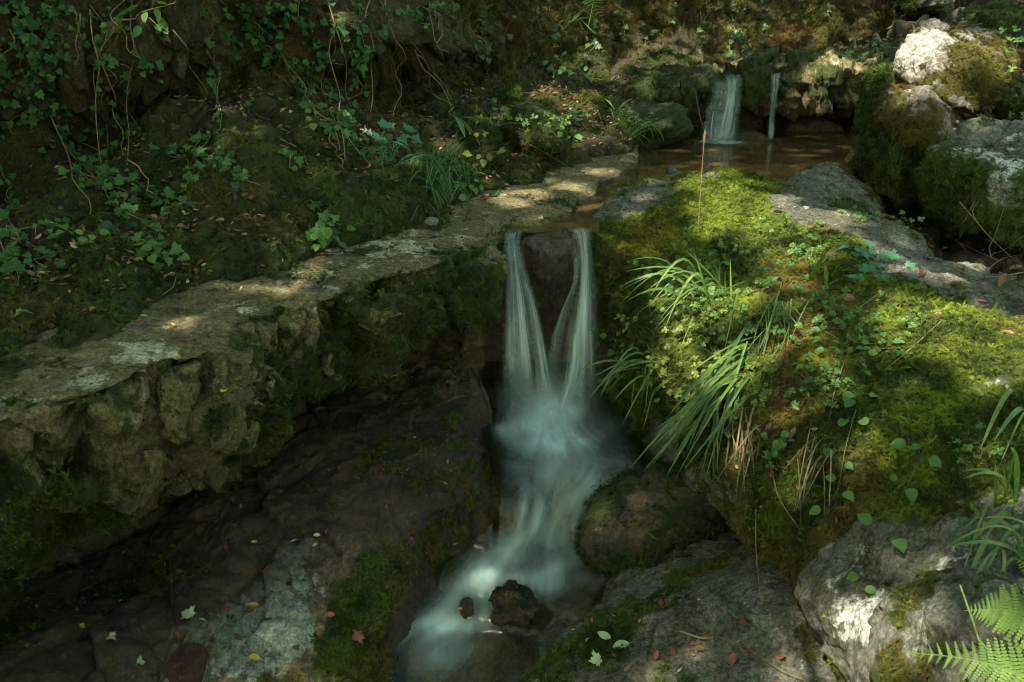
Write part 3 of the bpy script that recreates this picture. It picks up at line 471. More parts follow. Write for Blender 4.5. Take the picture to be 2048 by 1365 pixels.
patch('rock_slab', rows, 330, 360, mk_disp(0.022, 3, 0.007, 22, block=0.02, bf=4, crack=0.006, seed=91), mk_paint(0.26, 0.0, 0.6, 5, [(1080, 1340, 2.4, .12, .6), (1180, 1280, 2.45, .1, .5), (1290, 1190, 2.55, .13, .5), (1420, 1120, 2.75, .12, .4), (1250, 1240, 2.5, .1, .4), (1350, 1250, 2.4, .12, -.4), (1550, 1260, 2.3, .2, -.2), (1400, 1350, 2.2, .12, -.2)], [(1500, 1240, 2.35, .15, .2), (1350, 1190, 2.5, .1, .2), (1640, 1340, 2.1, .15, .3)], wetz=-0.02, seed=91), M['grey'], key='slab_r', flip=True, label='flat mossy slab strewn with red leaves at the bottom edge right of the stream', cat='rock slab')
boulder('mossy_boulder', np.array([Yp(*q) for q in [(1140, 1105, 2.86), (1145, 1060, 2.92), (1180, 990, 2.98), (1230, 945, 3.06), (1300, 922, 3.14), (1390, 930, 3.15), (1450, 970, 3.1), (1470, 1060, 3.0), (1440, 1110, 2.92), (1300, 1130, 2.82), (1180, 1125, 2.82), (1280, 1030, 2.84), (1400, 1040, 2.86), (1250, 960, 3.5), (1450, 1000, 3.6), (1200, 1100, 3.3)]]), 6, mk_disp(0.03, 4, 0.014, 18, seed=95), mk_paint(0.5, 0.05, 0.6, 7, wetz=0.2, wet=.6, seed=95), M['bed'], key='centre', label='low dark mossy rock right of the stream between middle pool and lower cascade', cat='boulder')
boulder('wet_rock', rockpts([(1420, 1010), (1440, 960), (1480, 950), (1520, 1000), (1510, 1080), (1440, 1090)], 3.15, .3), 5, mk_disp(0.03, 7, 0.014, 18, block=.03, bf=12, seed=97), mk_paint(0.1, wet=0.9), M['bed'], key='seep', label='black wet rock with a thin trickle under the huge right boulder', cat='rock')
rows = [Rr(*q) for q in [
 [(-600, 1750, 1.5), (-100, 1620, 1.75), (300, 1540, 2.0), (560, 1500, 2.18), (700, 1430, 2.36), (745, 1360, 2.48), (770, 1290, 2.60), (800, 1230, 2.72), (850, 1170, 2.84), (880, 1090, 2.96), (930, 1040, 3.05), (975, 1000, 3.12), (985, 920, 3.3), (990, 840, 3.5), (960, 760, 3.75), (940, 700, 4.0)],
 [(-600, 1700, 1.5), (-120, 1580, 1.78), (270, 1490, 2.03), (520, 1440, 2.2), (650, 1380, 2.32), (705, 1310, 2.42), (740, 1240, 2.52), (775, 1180, 2.63), (820, 1110, 2.76), (850, 1040, 2.90), (910, 990, 3.00), (960, 950, 3.12), (970, 890, 3.3), (975, 820, 3.5), (950, 750, 3.75), (930, 690, 4.0)],
 [(-600, 1600, 1.6), (-150, 1490, 1.88), (220, 1400, 2.1), (430, 1350, 2.25), (540, 1290, 2.36), (590, 1230, 2.45), (630, 1170, 2.54), (680, 1110, 2.66), (740, 1050, 2.80), (790, 990, 2.94), (850, 940, 3.08), (900, 900, 3.18), (920, 850, 3.35), (930, 800, 3.55), (920, 740, 3.8), (900, 690, 4.0)],
 [(-600, 1450, 1.85), (-150, 1370, 2.1), (140, 1290, 2.28), (300, 1240, 2.40), (410, 1190, 2.5), (470, 1140, 2.6), (520, 1090, 2.7), (590, 1030, 2.82), (650, 980, 2.95), (710, 930, 3.1), (760, 890, 3.22), (800, 860, 3.34), (830, 820, 3.5), (850, 780, 3.7), (860, 730, 3.9), (860, 690, 4.1)],
 [(-600, 1300, 2.2), (-150, 1240, 2.5), (60, 1180, 2.65), (180, 1130, 2.75), (260, 1090, 2.85), (330, 1050, 2.95), (390, 1000, 3.05), (450, 950, 3.15), (510, 910, 3.3), (570, 870, 3.4), (630, 830, 3.5), (680, 800, 3.65), (720, 770, 3.8), (760, 740, 3.95), (800, 710, 4.1), (810, 680, 4.2)],
 [(-600, 1250, 2.8), (-150, 1180, 3.0), (60, 1120, 3.15), (180, 1070, 3.25), (260, 1030, 3.3), (330, 990, 3.4), (390, 950, 3.5), (450, 910, 3.6), (510, 870, 3.7), (570, 830, 3.8), (630, 800, 3.9), (680, 770, 4.0), (720, 740, 4.1), (760, 720, 4.2), (800, 700, 4.3), (810, 680, 4.4)]]]
rows = [[p+W(0.10, -0.02, -0.35) for p in rows[0]]]+rows
def ls_extra(P, N, a):
    px, py, d = proj(P)
    z = blobs(P, [(880, 870, 3.35, .35, 1), (700, 900, 3.1, .35, 1), (500, 1000, 2.95, .4, 1), (300, 1150, 2.6, .4, 1), (100, 1280, 2.4, .4, 1), (950, 980, 3.1, .12, 1), (960, 1040, 3.05, .12, .8), (850, 1150, 2.85, .1, .6)])
    a['wet'] = np.clip(np.maximum(z, 1-ss(P[..., 2], 0.08, 0.16)), 0, 0.92)
patch('rock_slab', rows, 360, 620, mk_disp(0.024, 2.6, 0.006, 22, block=0.022, bf=5, crack=0.004, bs=(1, .6, 1), seed=101), mk_paint(0.02, 0.0, 0.62, 5, [(830, 1050, 2.88, .10, .5), (770, 1120, 2.72, .12, .7), (680, 1200, 2.5, .10, .6), (780, 1180, 2.65, .12, .8), (740, 1280, 2.5, .15, .8), (650, 1340, 2.3, .10, .6), (540, 1350, 2.25, .08, .5), (700, 1350, 2.35, .13, .6), (850, 960, 3.05, .08, .3), (940, 940, 3.1, .1, .4), (520, 1200, 2.45, .16, -.6), (450, 1270, 2.3, .18, -.6), (560, 1290, 2.35, .08, -.5), (600, 1130, 2.6, .08, -.4), (790, 1000, 2.95, .06, -.3)],
      [(500, 1210, 2.42, .18, .35), (420, 1290, 2.3, .18, .35), (590, 1120, 2.6, .14, .8), (520, 1290, 2.35, .12, .6), (340, 1340, 2.2, .15, .3), (600, 1260, 2.4, .07, .4), (800, 1020, 2.9, .08, .35)], seed=101, extra=ls_extra), M['bed'], key='slab_l', flip=True, label='sloping slab below the ledge at lower left, dark and wet on the left, mossy hump by the stream', cat='rock slab')

# rock between the falls, rock in the stream, loose stones
boulder('wet_rock', rockpts([(1036, 480), (1060, 470), (1095, 466), (1135, 470), (1150, 488), (1150, 520), (1138, 560), (1120, 620), (1112, 612), (1080, 612), (1062, 600), (1044, 560), (1034, 520)], 3.82, 0.14, [(1095, 540, 3.68), (1095, 510, 3.69), (1070, 500, 3.72), (1125, 500, 3.73)]), 6, mk_disp(0.020, 7, 0.012, 30, seed=111), mk_paint(0.12, 0.20, 0.5, 12, wet=1, seed=111), M['bed'], key='between', label='dark wet mossy rock splitting the main waterfall in two', cat='rock')
boulder('wet_rock', rockpts([(985, 1215), (992, 1200), (1006, 1188), (1018, 1180), (1030, 1184), (1050, 1196), (1066, 1212), (1070, 1235), (1030, 1242), (985, 1237)], 2.72, 0.08, [(1025, 1212, 2.68), (1060, 1236, 2.68), (1000, 1236, 2.68)]), 6, mk_disp(0.016, 11, 0.008, 40, block=.02, bf=14, seed=112), mk_paint(0.25, 0.5, 0.6, 14, wetz=0.07, wet=.75, seed=112), M['bed'], key='streamrock', label='small mossy conical rock standing alone in the lower stream', cat='rock')
boulder('wet_rock', rockpts([(918, 1226), (925, 1214), (940, 1212), (950, 1230), (930, 1242)], 2.74, 0.06), 4, mk_disp(0.008, 14, 0.004, 40, seed=113), mk_paint(0.0, wet=1), M['bed'], key='streamrock2', label='brown submerged stone in the veil left of the small conical rock', cat='stone')
boulder('red_stone', rockpts([(322, 1350), (330, 1332), (355, 1324), (385, 1328), (403, 1345), (405, 1375), (370, 1395), (330, 1385)], 2.2, 0.10, [(365, 1355, 2.14)]), 5, mk_disp(0.004, 12, 0.001, 50, seed=114), mk_paint(0, nz=0, wet=.3), rock_mat('red sandstone', (0.12, 0.045, 0.028), (0.08, 0.032, 0.022), pale=(.16, .08, .06), pale_amt=0.0, algae_amt=-1.0, stain=(0.06, 0.025, 0.02)), key='red', label='smooth round reddish brown stone at the bottom left edge', cat='stone')
boulder('pebble', rockpts([(846, 446), (850, 440), (864, 438), (877, 443), (876, 450), (860, 454)], 3.58, 0.05), 4, mk_disp(0.002, 12, 0.001, 50, seed=115), mk_paint(0, nz=0), M['white'], key='peb1', label='pale oval pebble at the back of the ledge above the waterfall', cat='stone')
boulder('pebble', rockpts([(420, 1352), (435, 1345), (450, 1352), (448, 1368), (425, 1368)], 2.25, 0.04), 4, mk_disp(0.002, 12, 0.001, 50, seed=116), mk_paint(0, nz=0), M['grey'], key='peb2', label='small grey pebble on the slab right of the red stone', cat='stone')
for j, (x, y, s, Y) in enumerate(((185, 668, 18, 2.52), (100, 690, 45, 2.42), (225, 655, 12, 2.6))):
    boulder('rock', rockpts([(x-s, y+s*.4), (x-s*.8, y-s*.3), (x, y-s*.5), (x+s*.8, y-s*.3), (x+s, y+s*.4), (x, y+s*.6)], Y, 0.08), 4, mk_disp(0.006, 10, 0.003, 40, seed=117+j), mk_paint(0.15, nz=.4, nf=9), M['white' if j else 'grey'], key='st%d' % j, label=['small pale rock at the foot of the left moss mound', 'broad pale rock half buried in moss at the left end of the bank', 'tiny pale rock between the moss mound and the ledge'][j], cat='rock')
# block stones of the cliff that show singly

# ------------------------------------------------------------ water
def water_mat(name, tint, foamc, rough=0.1, refl=1.0, murk=None):
    s = NT(name); foam = s.attr('foam')
    st = s.noise(7, 4, 0.6, (1.6, 0.5, 1.0), dist=0.6)
    bmp = s.bump(s.noise(9, 2, 0.5, (1.4, 0.5, 1)), 0.10, 0.02)
    fr = s.math('MULTIPLY', s.add('ShaderNodeFresnel', {'IOR': 1.33, 'Normal': bmp}).outputs[0], refl); fr = s.math('MINIMUM', fr, 0.2 if refl < 1 else 0.5)
    tr = s.add('ShaderNodeBsdfTransparent', {'Color': tint}).outputs[0]
    gl = s.add('ShaderNodeBsdfGlossy', {'Color': (1, 1, 1), 'Roughness': rough, 'Normal': bmp}).outputs[0]
    w = s.add('ShaderNodeMixShader', {0: fr, 1: tr, 2: gl}).outputs[0]
    if murk: foamc = s.mix(s.ramp(foam, 0.44, 0.6), murk, foamc)
    df = s.add('ShaderNodeBsdfDiffuse', {'Color': foamc}).outputs[0]; tl = s.add('ShaderNodeBsdfTranslucent', {'Color': foamc}).outputs[0]
    f = s.add('ShaderNodeMixShader', {0: 0.4, 1: df, 2: tl}).outputs[0]
    a = s.math('MULTIPLY', foam, s.ramp(st, 0.25, 0.75, 0.65, 1.2), clamp=True)
    return s.done(s.add('ShaderNodeMixShader', {0: a, 1: w, 2: f}).outputs[0])
M['pool'] = water_mat('still pool water', (0.85, 0.74, 0.52), (0.45, 0.62, 0.60), 0.10, murk=(0.20, 0.145, 0.055))
M['stream'] = water_mat('stream water', (0.52, 0.55, 0.42), (0.68, 0.90, 0.86), 0.22, 0.7)
def fall_mat():
    s = NT('falling water'); u = s.attr('u'); v = s.attr('v')
    cv = s.add('ShaderNodeCombineXYZ', {0: s.math('MULTIPLY', u, 6.0), 1: s.math('MULTIPLY', v, 0.8), 2: s.attr('seed')}).outputs[0]
    st = s.noise(1.0, 5, 0.62, vec=cv); st2 = s.noise(4.0, 3, 0.6, vec=cv)
    a = s.math('MULTIPLY', s.attr('foam'), s.math('ADD', s.ramp(st, 0.25, 0.75, 0.42, 1.0), s.ramp(st2, 0.3, 0.8, -0.1, 0.2)), clamp=True)
    col = s.mix(s.ramp(st, 0.3, 0.7), (0.38, 0.52, 0.42), (0.78, 0.95, 0.94))
    df = s.add('ShaderNodeBsdfDiffuse', {'Color': col}).outputs[0]; tl = s.add('ShaderNodeBsdfTranslucent', {'Color': col}).outputs[0]
    f = s.add('ShaderNodeMixShader', {0: 0.45, 1: df, 2: tl}).outputs[0]
    gl = s.add('ShaderNodeBsdfGlossy', {'Color': (1, 1, 1), 'Roughness': 0.3}).outputs[0]
    f = s.add('ShaderNodeMixShader', {0: 0.06, 1: f, 2: gl}).outputs[0]
    return s.done(s.add('ShaderNodeMixShader', {0: a, 1: s.add('ShaderNodeBsdfTransparent').outputs[0], 2: f}).outputs[0])
M['fall'] = fall_mat()
def strip(name, rows, parent=None, dens=1.0, bulge=0.03, soft=0.3, nu=90, nv=40, top=0.0, bot=0.25, seed=0.0, **k):
    C = [[Yp(a*(1-t)+b*t, py, Y-bulge*math.sin(math.pi*t)) for t in np.linspace(0, 1, 5)] for a, b, py, Y in rows]
    G = dense(C, nu, nv); v, u = np.meshgrid(np.linspace(0, 1, nu), np.linspace(0, 1, nv), indexing='ij')
    G = G+gnormals(G)*(0.006*vn(np.stack([u*7, v*1.5, u*0+seed], -1), 3))[..., None]
    foam = dens*(0.5+0.5*ss(v, 0.05, 0.6))*ss(u, 0, soft)*ss(1-u, 0, soft)*(ss(v, 0, top) if top else 1)*(ss(1-v, 0, bot) if bot else 1)
    me = mesh_np(name, G.reshape(-1, 3), grid_faces(nu, nv), M['fall'], attrs={'u': u, 'v': v, 'foam': foam, 'seed': u*0+seed})
    return obj_me(name, me, parent, **k)
# upper pool and the channel that leads to the falls
xs = np.linspace(-0.12, 2.9, 60); ys = np.linspace(3.885, 7.3, 90)
X, Yy = np.meshgrid(xs, ys, indexing='ij'); wr = np.interp(ys, [3.8, 4.2, 4.55, 4.93, 5.15, 7.5], [.34, .38, .52, .76, 1.9, 2.6])[None]; wl_ = np.interp(ys, [3.8, 4.0, 4.4, 5.0, 7.5], [-.06, -.12, -.1, 0, .2])[None]
T = (X-xs[0])/(xs[-1]-xs[0]); X = wl_+(wr-wl_)*T; Z = np.full_like(X, 1.048)
G = np.stack([X, Yy, Z], -1)
fo = blobs(G, [(1425, 285, 6.25, .12, .45), (1465, 287, 6.22, .12, .35), (1540, 285, 6.3, .05, .3)])
X2 = obj_me('upper_pool', mesh_np('upper_pool', G.reshape(-1, 3), grid_faces(*G.shape[:2]), M['pool'], attrs={'foam': np.clip(fo+.2+.22*ss(4.9-Yy, 0, .5), 0, .8)}), kind='structure', label='still brown pool above the main waterfall')
# stream below the falls
sr = [(975, 1250, 700, .47), (960, 1260, 770, .445), (955, 1275, 810, .425), (960, 1280, 850, .41), (975, 1290, 900, .405), (985, 1290, 940, .397), (995, 1270, 968, .37), (1000, 1220, 1000, .325), (985, 1190, 1050, .24), (930, 1180, 1090, .178), (880, 1240, 1130, .145), (840, 1270, 1152, .125), (820, 1270, 1180, .075), (790, 1270, 1215, .05), (760, 1250, 1240, .03), (730, 1200, 1262, -.01), (690, 1150, 1320, -.015), (600, 1100, 1400, -.015), (450, 1050, 1600, -.015), (300, 1000, 1900, -.015)]
C = [[Zp(a*(1-t)+b*t, py, z) for t in np.linspace(0, 1, 7)] for a, b, py, z in sr]
G = dense(C, 330, 130)
for _ in range(60): G[1:-1] = G[1:-1]*.5+(G[:-2]+G[2:])*.25
G[..., 1] += 0.045*fbm(np.stack([G[..., 0]*6, G[..., 0]*0, G[..., 1]*.7], -1), 3, 19); N = gnormals(G); G[..., 2] += 0.006*fbm(G*5, 2, 9)
def fb(px, py, z, rx, ry, v, ang=0.0):
    c = Zp(px, py, z); d = G[..., :2]-c[:2]; ca, sa = math.cos(R(ang)), math.sin(R(ang)); a = (d[..., 0]*ca+d[..., 1]*sa)/rx; b = (-d[..., 0]*sa+d[..., 1]*ca)/ry
    return v*np.exp(-(a*a+b*b))
gpx, gpy, _ = proj(G); uu = np.linspace(0, 1, 130)[None]
def streak(pts):
    best = np.zeros(G.shape[:2])
    for (x0, y0, w0, v0), (x1, y1, w1, v1) in zip(pts[:-1], pts[1:]):
        L = (x1-x0)**2+(y1-y0)**2; t = np.clip(((gpx-x0)*(x1-x0)+(gpy-y0)*(y1-y0))/L, 0, 1); d = np.hypot(gpx-x0-t*(x1-x0), gpy-y0-t*(y1-y0))
        best = np.maximum(best, (v0+(v1-v0)*t)*np.exp(-(d/(1.45*(w0+(w1-w0)*t)))**2))
    return best
fo = 0.02+0.10*np.exp(-((gpx-1110)/100)**2-((gpy-860)/70)**2)+0.16*np.exp(-((gpx-1140)/90)**2-((gpy-935)/50)**2)+0.10*np.exp(-((gpx-1060)/110)**2-((gpy-1110)/50)**2)+0.13*np.exp(-((gpx-1110)/85)**2-((gpy-985)/50)**2)+0.15*np.exp(-((gpx-870)/90)**2-((gpy-1300)/45)**2)
for q in [[(1128, 760, 30, .45), (1124, 810, 24, .7), (1110, 835, 20, .85), (1070, 848, 15, .7), (1020, 856, 12, .5), (1000, 862, 10, .3)], [(1110, 835, 20, .8), (1120, 868, 26, .6), (1130, 890, 30, .35)], [(995, 862, 10, .3), (1050, 882, 14, .5), (1110, 888, 18, .55), (1170, 878, 16, .35), (1215, 860, 12, .15)], [(1010, 790, 22, .15), (1060, 800, 22, .3), (1110, 815, 22, .45)],
          [(1048, 995, 6, .1), (1045, 1020, 6, .42), (1042, 1052, 6, .35)], [(1079, 995, 7, .1), (1078, 1020, 7, .42), (1076, 1055, 8, .35)], [(1160, 970, 30, .12), (1130, 1060, 25, .16), (1060, 1072, 14, .34), (1000, 1110, 22, .22), (960, 1130, 22, .15)],
          [(915, 1185, 14, .25), (940, 1160, 14, .5), (965, 1150, 12, .62), (1010, 1157, 9, .45), (1050, 1166, 9, .5), (1100, 1173, 10, .5), (1135, 1170, 10, .2)], [(1040, 1162, 8, .4), (1100, 1143, 8, .35), (1150, 1118, 10, .1)], [(960, 1158, 20, .4), (925, 1195, 24, .34), (905, 1230, 20, .25)], [(985, 1185, 15, .25), (965, 1230, 12, .25)],
          [(850, 1245, 16, .35), (890, 1246, 13, .68), (935, 1248, 11, .35)], [(890, 1252, 26, .4), (870, 1300, 32, .2), (850, 1345, 32, .06)], [(820, 1245, 8, .4), (812, 1268, 9, .5), (798, 1300, 7, .15)]]: fo = fo+streak(q)*(1-0.3*fo)
fo = fo*1.15*ss(gpy, 745, 830)*ss(uu+.05*fbm(np.stack([gpx/40, gpy/30, gpx*0], -1), 2, 7), 0.02, .24)*ss(1-uu, 0.0, .12)*(0.88+0.24*fbm(np.stack([gpx/60, gpy/25, gpx*0], -1), 3, 4))
for _ in range(9):
    fo[1:-1] = fo[1:-1]*.5+(fo[:-2]+fo[2:])*.25; fo[:, 1:-1] = fo[:, 1:-1]*.5+(fo[:, :-2]+fo[:, 2:])*.25
vv = np.linspace(0, 1, 330)[:, None]+0*uu
fo = fo*(0.88+0.24*fbm(np.stack([uu*15+2.5*vn(np.stack([uu*3+0*vv, vv*9, 0*vv], -1), 5), vv*11, 0*vv], -1), 3, 8))*1.12
obj_me('stream', mesh_np('stream', G.reshape(-1, 3), grid_faces(*G.shape[:2]), M['stream'], attrs={'foam': np.clip(fo, 0, .93)}), kind='structure', label='smooth milky stream running from the foot of the falls to the bottom edge')
wf = empty('waterfall', Yp(1090, 800, 3.7), kind='structure', label='main waterfall, two white veils either side of a dark rock')
def keep(o, p): o.parent = p; o.matrix_parent_inverse = Matrix.Translation(p.location).inverted(); return o
VE = [  # rows, density, seed, softness, top fade, bottom fade
 ([(1000, 1062, 458, 3.96), (1001, 1050, 472, 3.89), (1003, 1049, 500, 3.80), (1003, 1058, 545, 3.77), (1000, 1074, 610, 3.73), (996, 1092, 690, 3.70), (988, 1112, 770, 3.66), (980, 1130, 840, 3.58)], .74, .3, .5, .04, .45),
 ([(1016, 1046, 476, 3.87), (1030, 1050, 515, 3.78), (1040, 1062, 565, 3.74), (1052, 1078, 620, 3.71), (1062, 1094, 690, 3.68), (1070, 1110, 770, 3.64), (1075, 1125, 830, 3.57)], .55, 5.3, .5, .2, .3),
 ([(1004, 1026, 480, 3.86), (1008, 1032, 540, 3.76), (1008, 1042, 620, 3.71), (1004, 1050, 710, 3.67), (998, 1060, 800, 3.61)], .45, 7.9, .5, .1, .3),
 ([(1118, 1188, 456, 3.97), (1136, 1186, 468, 3.90), (1146, 1186, 500, 3.82), (1148, 1190, 545, 3.78), (1140, 1196, 600, 3.75), (1126, 1202, 670, 3.71), (1112, 1208, 750, 3.67), (1095, 1212, 840, 3.58)], .78, 9.1, .45, .04, .45),
 ([(1134, 1150, 472, 3.86), (1146, 1158, 520, 3.79), (1142, 1156, 570, 3.75), (1120, 1142, 620, 3.72), (1100, 1128, 680, 3.69), (1088, 1120, 750, 3.65), (1085, 1125, 830, 3.57)], .55, 14.7, .45, .2, .5),
 ([(1150, 1180, 590, 3.72), (1132, 1176, 660, 3.69), (1122, 1170, 740, 3.65), (1108, 1150, 810, 3.59), (1095, 1135, 860, 3.48)], .70, 17.7, .5, .3, .4),
 ([(1012, 1180, 690, 3.71), (1000, 1195, 745, 3.67), (985, 1212, 795, 3.61), (970, 1225, 845, 3.51), (965, 1240, 890, 3.40)], .28, 21.0, .45, .5, .5),
 ([(1040, 1150, 735, 3.67), (1030, 1150, 790, 3.61), (1005, 1150, 835, 3.52), (985, 1140, 870, 3.42)], .35, 27.0, .5, .45, .4)]
for rw, dn, sd_, sf, tp_, bt in VE: keep(strip('veil', rw, dens=dn, soft=sf, top=tp_, bot=bt, seed=sd_, bulge=.04 if dn > .3 else .08), wf)
wu = empty('waterfall', Yp(1450, 283, 6.3), kind='structure', label='wide left one of the two small waterfalls falling into the upper pool')
keep(strip('veil', [(1446, 1488, 150, 6.40), (1446, 1488, 162, 6.26), (1444, 1486, 190, 6.24), (1436, 1484, 225, 6.22), (1424, 1482, 260, 6.20), (1414, 1480, 287, 6.18)], dens=0.5, bulge=.02, soft=.35, bot=.1, seed=31.0), wu)
keep(strip('veil', [(1424, 1458, 160, 6.40), (1418, 1460, 180, 6.28), (1408, 1456, 210, 6.25), (1400, 1450, 245, 6.22), (1394, 1450, 287, 6.18)], dens=0.32, bulge=.03, soft=.4, top=.1, bot=.1, seed=34.0), wu)
wv = empty('waterfall', Yp(1545, 283, 6.3), kind='structure', label='thin right one of the two small waterfalls falling into the upper pool')
keep(strip('veil', [(1538, 1564, 146, 6.40), (1540, 1561, 158, 6.24), (1538, 1557, 190, 6.22), (1535, 1552, 235, 6.3), (1532, 1550, 284, 6.28)], dens=0.55, bulge=.01, soft=.4, bot=.08, seed=41.0), wv)
ws = empty('waterfall', Yp(1370, 1090, 3.0), kind='structure', label='thin dark trickle under the huge right boulder')
keep(strip('veil', [(1392, 1440, 985, 3.14), (1385, 1432, 1015, 3.06), (1370, 1425, 1050, 3.0), (1345, 1412, 1085, 2.95), (1330, 1400, 1115, 2.9)], dens=0.3, bulge=.03, soft=.4, top=.2, bot=.3, seed=51.0), ws)

# ------------------------------------------------------------ unseen trees added over the glade, crowns opened and thickened to place the dapples
def leaf_mat(name, c1, c2, trans=0.35, rough=0.5, spec=0.35, tint=None):
    s = NT(name); r = s.add('ShaderNodeObjectInfo').outputs['Random'] if tint is None else s.attr(*tint)
    col = s.mix(r, c1, c2)
    col = s.mix(1.0, col, s.mix(s.ramp(s.noise(60, 3), .3, .7), (.75, .75, .75), (1.2, 1.2, 1.2)), 'MULTIPLY')
    b = s.bsdf(col, rough, None, spec); tl = s.add('ShaderNodeBsdfTranslucent', {'Color': s.mix(1.0, col, (1.5, 1.6, 0.8), 'MULTIPLY')}).outputs[0]
    return s.done(s.add('ShaderNodeMixShader', {0: trans, 1: b, 2: tl}).outputs[0])
M['canopy'] = leaf_mat('beech canopy leaf', (0.05, 0.08, 0.015), (0.08, 0.11, 0.02), 0.25)
SUN_GAPS = [(1850, 75, 5.1, .26, .85), (1800, 130, 4.95, .18, .85), (1960, 120, 4.85, .28, .7), (1830, 180, 4.8, .13, 1), (1880, 250, 4.6, .12, .6), (1620, 190, 6.38, .10, .8), (1580, 190, 6.38, .05, .6), (1500, 185, 6.2, .07, .6), (1665, 128, 6.5, .13, 1), (1185, 322, 5.0, .06, 1),  # openings cut in the added crowns so sun lands on chosen spots
        (1430, 385, 4.5, .16, .95), (1500, 440, 4.1, .22, 1), (1600, 480, 3.85, .18, .9), (1690, 440, 4.1, .10, .8), (1560, 540, 3.6, .10, .7), (1750, 500, 3.6, .10, .7), (1860, 520, 3.5, .12, .6), (1840, 630, 2.95, .14, .9), (1930, 660, 2.8, .20, 1), (2020, 700, 2.65, .18, 1), (2030, 640, 2.8, .08, 1), (2040, 760, 2.5, .1, .9),
        (1400, 640, 3.35, .18, .9), (1290, 640, 3.5, .14, .8), (1450, 600, 3.3, .10, .8), (1350, 780, 3.2, .13, .8), (1460, 760, 3.1, .12, .8), (1250, 690, 3.5, .10, .8), (1560, 700, 3.0, .10, .6), (1670, 800, 2.75, .08, .5),
        (1765, 1240, 1.84, .11, 1), (1750, 1310, 1.8, .10, 1), (1690, 1150, 2.15, .03, .6), (1690, 1215, 2.1, .03, .8), (1810, 1300, 1.75, .05, 1), (1860, 1110, 1.95, .05, .5), (1980, 1230, 1.35, .10, .9), (1900, 1330, 1.25, .12, 1), (2000, 960, 2.0, .06, .5), (2010, 1180, 1.5, .05, .6),
        (700, 1262, 2.43, .045, .9), (660, 1265, 2.48, .03, .8), (590, 1335, 2.3, .03, .8), (790, 1030, 2.9, .05, .4), (1320, 1345, 2.2, .08, .5), (1640, 1340, 2.1, .08, .8), (1480, 1180, 2.5, .06, .3), (560, 1150, 2.55, .10, .1),
        (520, 560, 3.0, .10, .3), (780, 510, 3.35, .12, .3), (620, 580, 2.9, .08, .3), (1100, 370, 4.6, .12, .3), (560, 170, 4.2, .1, .4), (480, 270, 3.9, .08, .5), (1040, 230, 5.8, .15, .5), (1150, 200, 6.2, .2, .5), (1150, 60, 7.3, .5, .5), (1280, 60, 7.8, .5, .5), (1400, 40, 8.0, .7, .5), (1600, 50, 8.3, .8, .5), (1770, 60, 8.5, .6, .5), (900, 100, 5.5, .35, .4), (640, 170, 4.6, .2, .3), (1050, 360, 4.7, .25, .35), (940, 420, 4.2, .2, .35), (850, 500, 3.4, .15, .5), (700, 530, 3.1, .15, .4), (430, 650, 2.6, .15, .3), (200, 740, 2.2, .12, .3), (60, 800, 2.05, .12, .3), (1200, 420, 4.3, .1, .4), (1100, 240, 5.6, .3, .35)]
def canopy():
    n = 30000; sd = np.array(SUN_DIR)
    g = np.stack([rng.uniform(-4.2, 5.5, n), rng.uniform(-0.5, 12.5, n), np.ones(n)], -1)
    m = rng.random(n) < 0.45; cc = np.stack([rng.uniform(-4, 5.3, 260), rng.uniform(0, 12, 260), np.ones(260)], -1)
    g[m] = cc[rng.integers(0, 260, m.sum())]+np.c_[rng.normal(0, .4, (m.sum(), 2)), np.zeros(m.sum())]
    C = g+sd*(rng.uniform(6.5, 8.6, n)/sd[2])[:, None]; kp = np.ones(n, bool)
    for px, py, Y, r, v in SUN_GAPS:
        t = Yp(px, py, Y); q = C-t; al = q@sd; d = np.linalg.norm(q-al[:, None]*sd, axis=1)
        kp &= ~((d < r+0.035+rng.normal(0, .015, n)) & (rng.random(n) < (v if v < .99 else 2)))
    C = C[kp]
    for px, py, Y, r in ((1050, 870, 3.3, .3), (1110, 620, 3.74, .3), (1180, 840, 3.4, .25), (1090, 720, 3.7, .3), (1450, 200, 6.3, .3), (570, 1235, 2.42, .13)):  # extra leaves added to keep the sun off falls, stream and slab
        k = int(260*(r/.3)**2); C = np.concatenate([C, Yp(px, py, Y)+np.stack([rng.uniform(-r, r, k), rng.uniform(-r, r, k), 0*rng.random(k)], -1)*1.15+sd*(rng.uniform(5.8, 7.5, k)/sd[2])[:, None]])
    n = len(C)
    a = rng.normal(size=(n, 3)); a[:, 2] *= 0.6; a /= np.linalg.norm(a, axis=1)[:, None]; nn = rng.normal(size=(n, 3))*0.5+sd; b = np.cross(nn, a); b /= np.linalg.norm(b, axis=1)[:, None]
    s = rng.uniform(.08, .13, n)[:, None]
    V = np.stack([C-a*s, C-b*s*.62, C+a*s, C+b*s*.62], 1); return V.reshape(-1, 3), C
V, Cc = canopy()
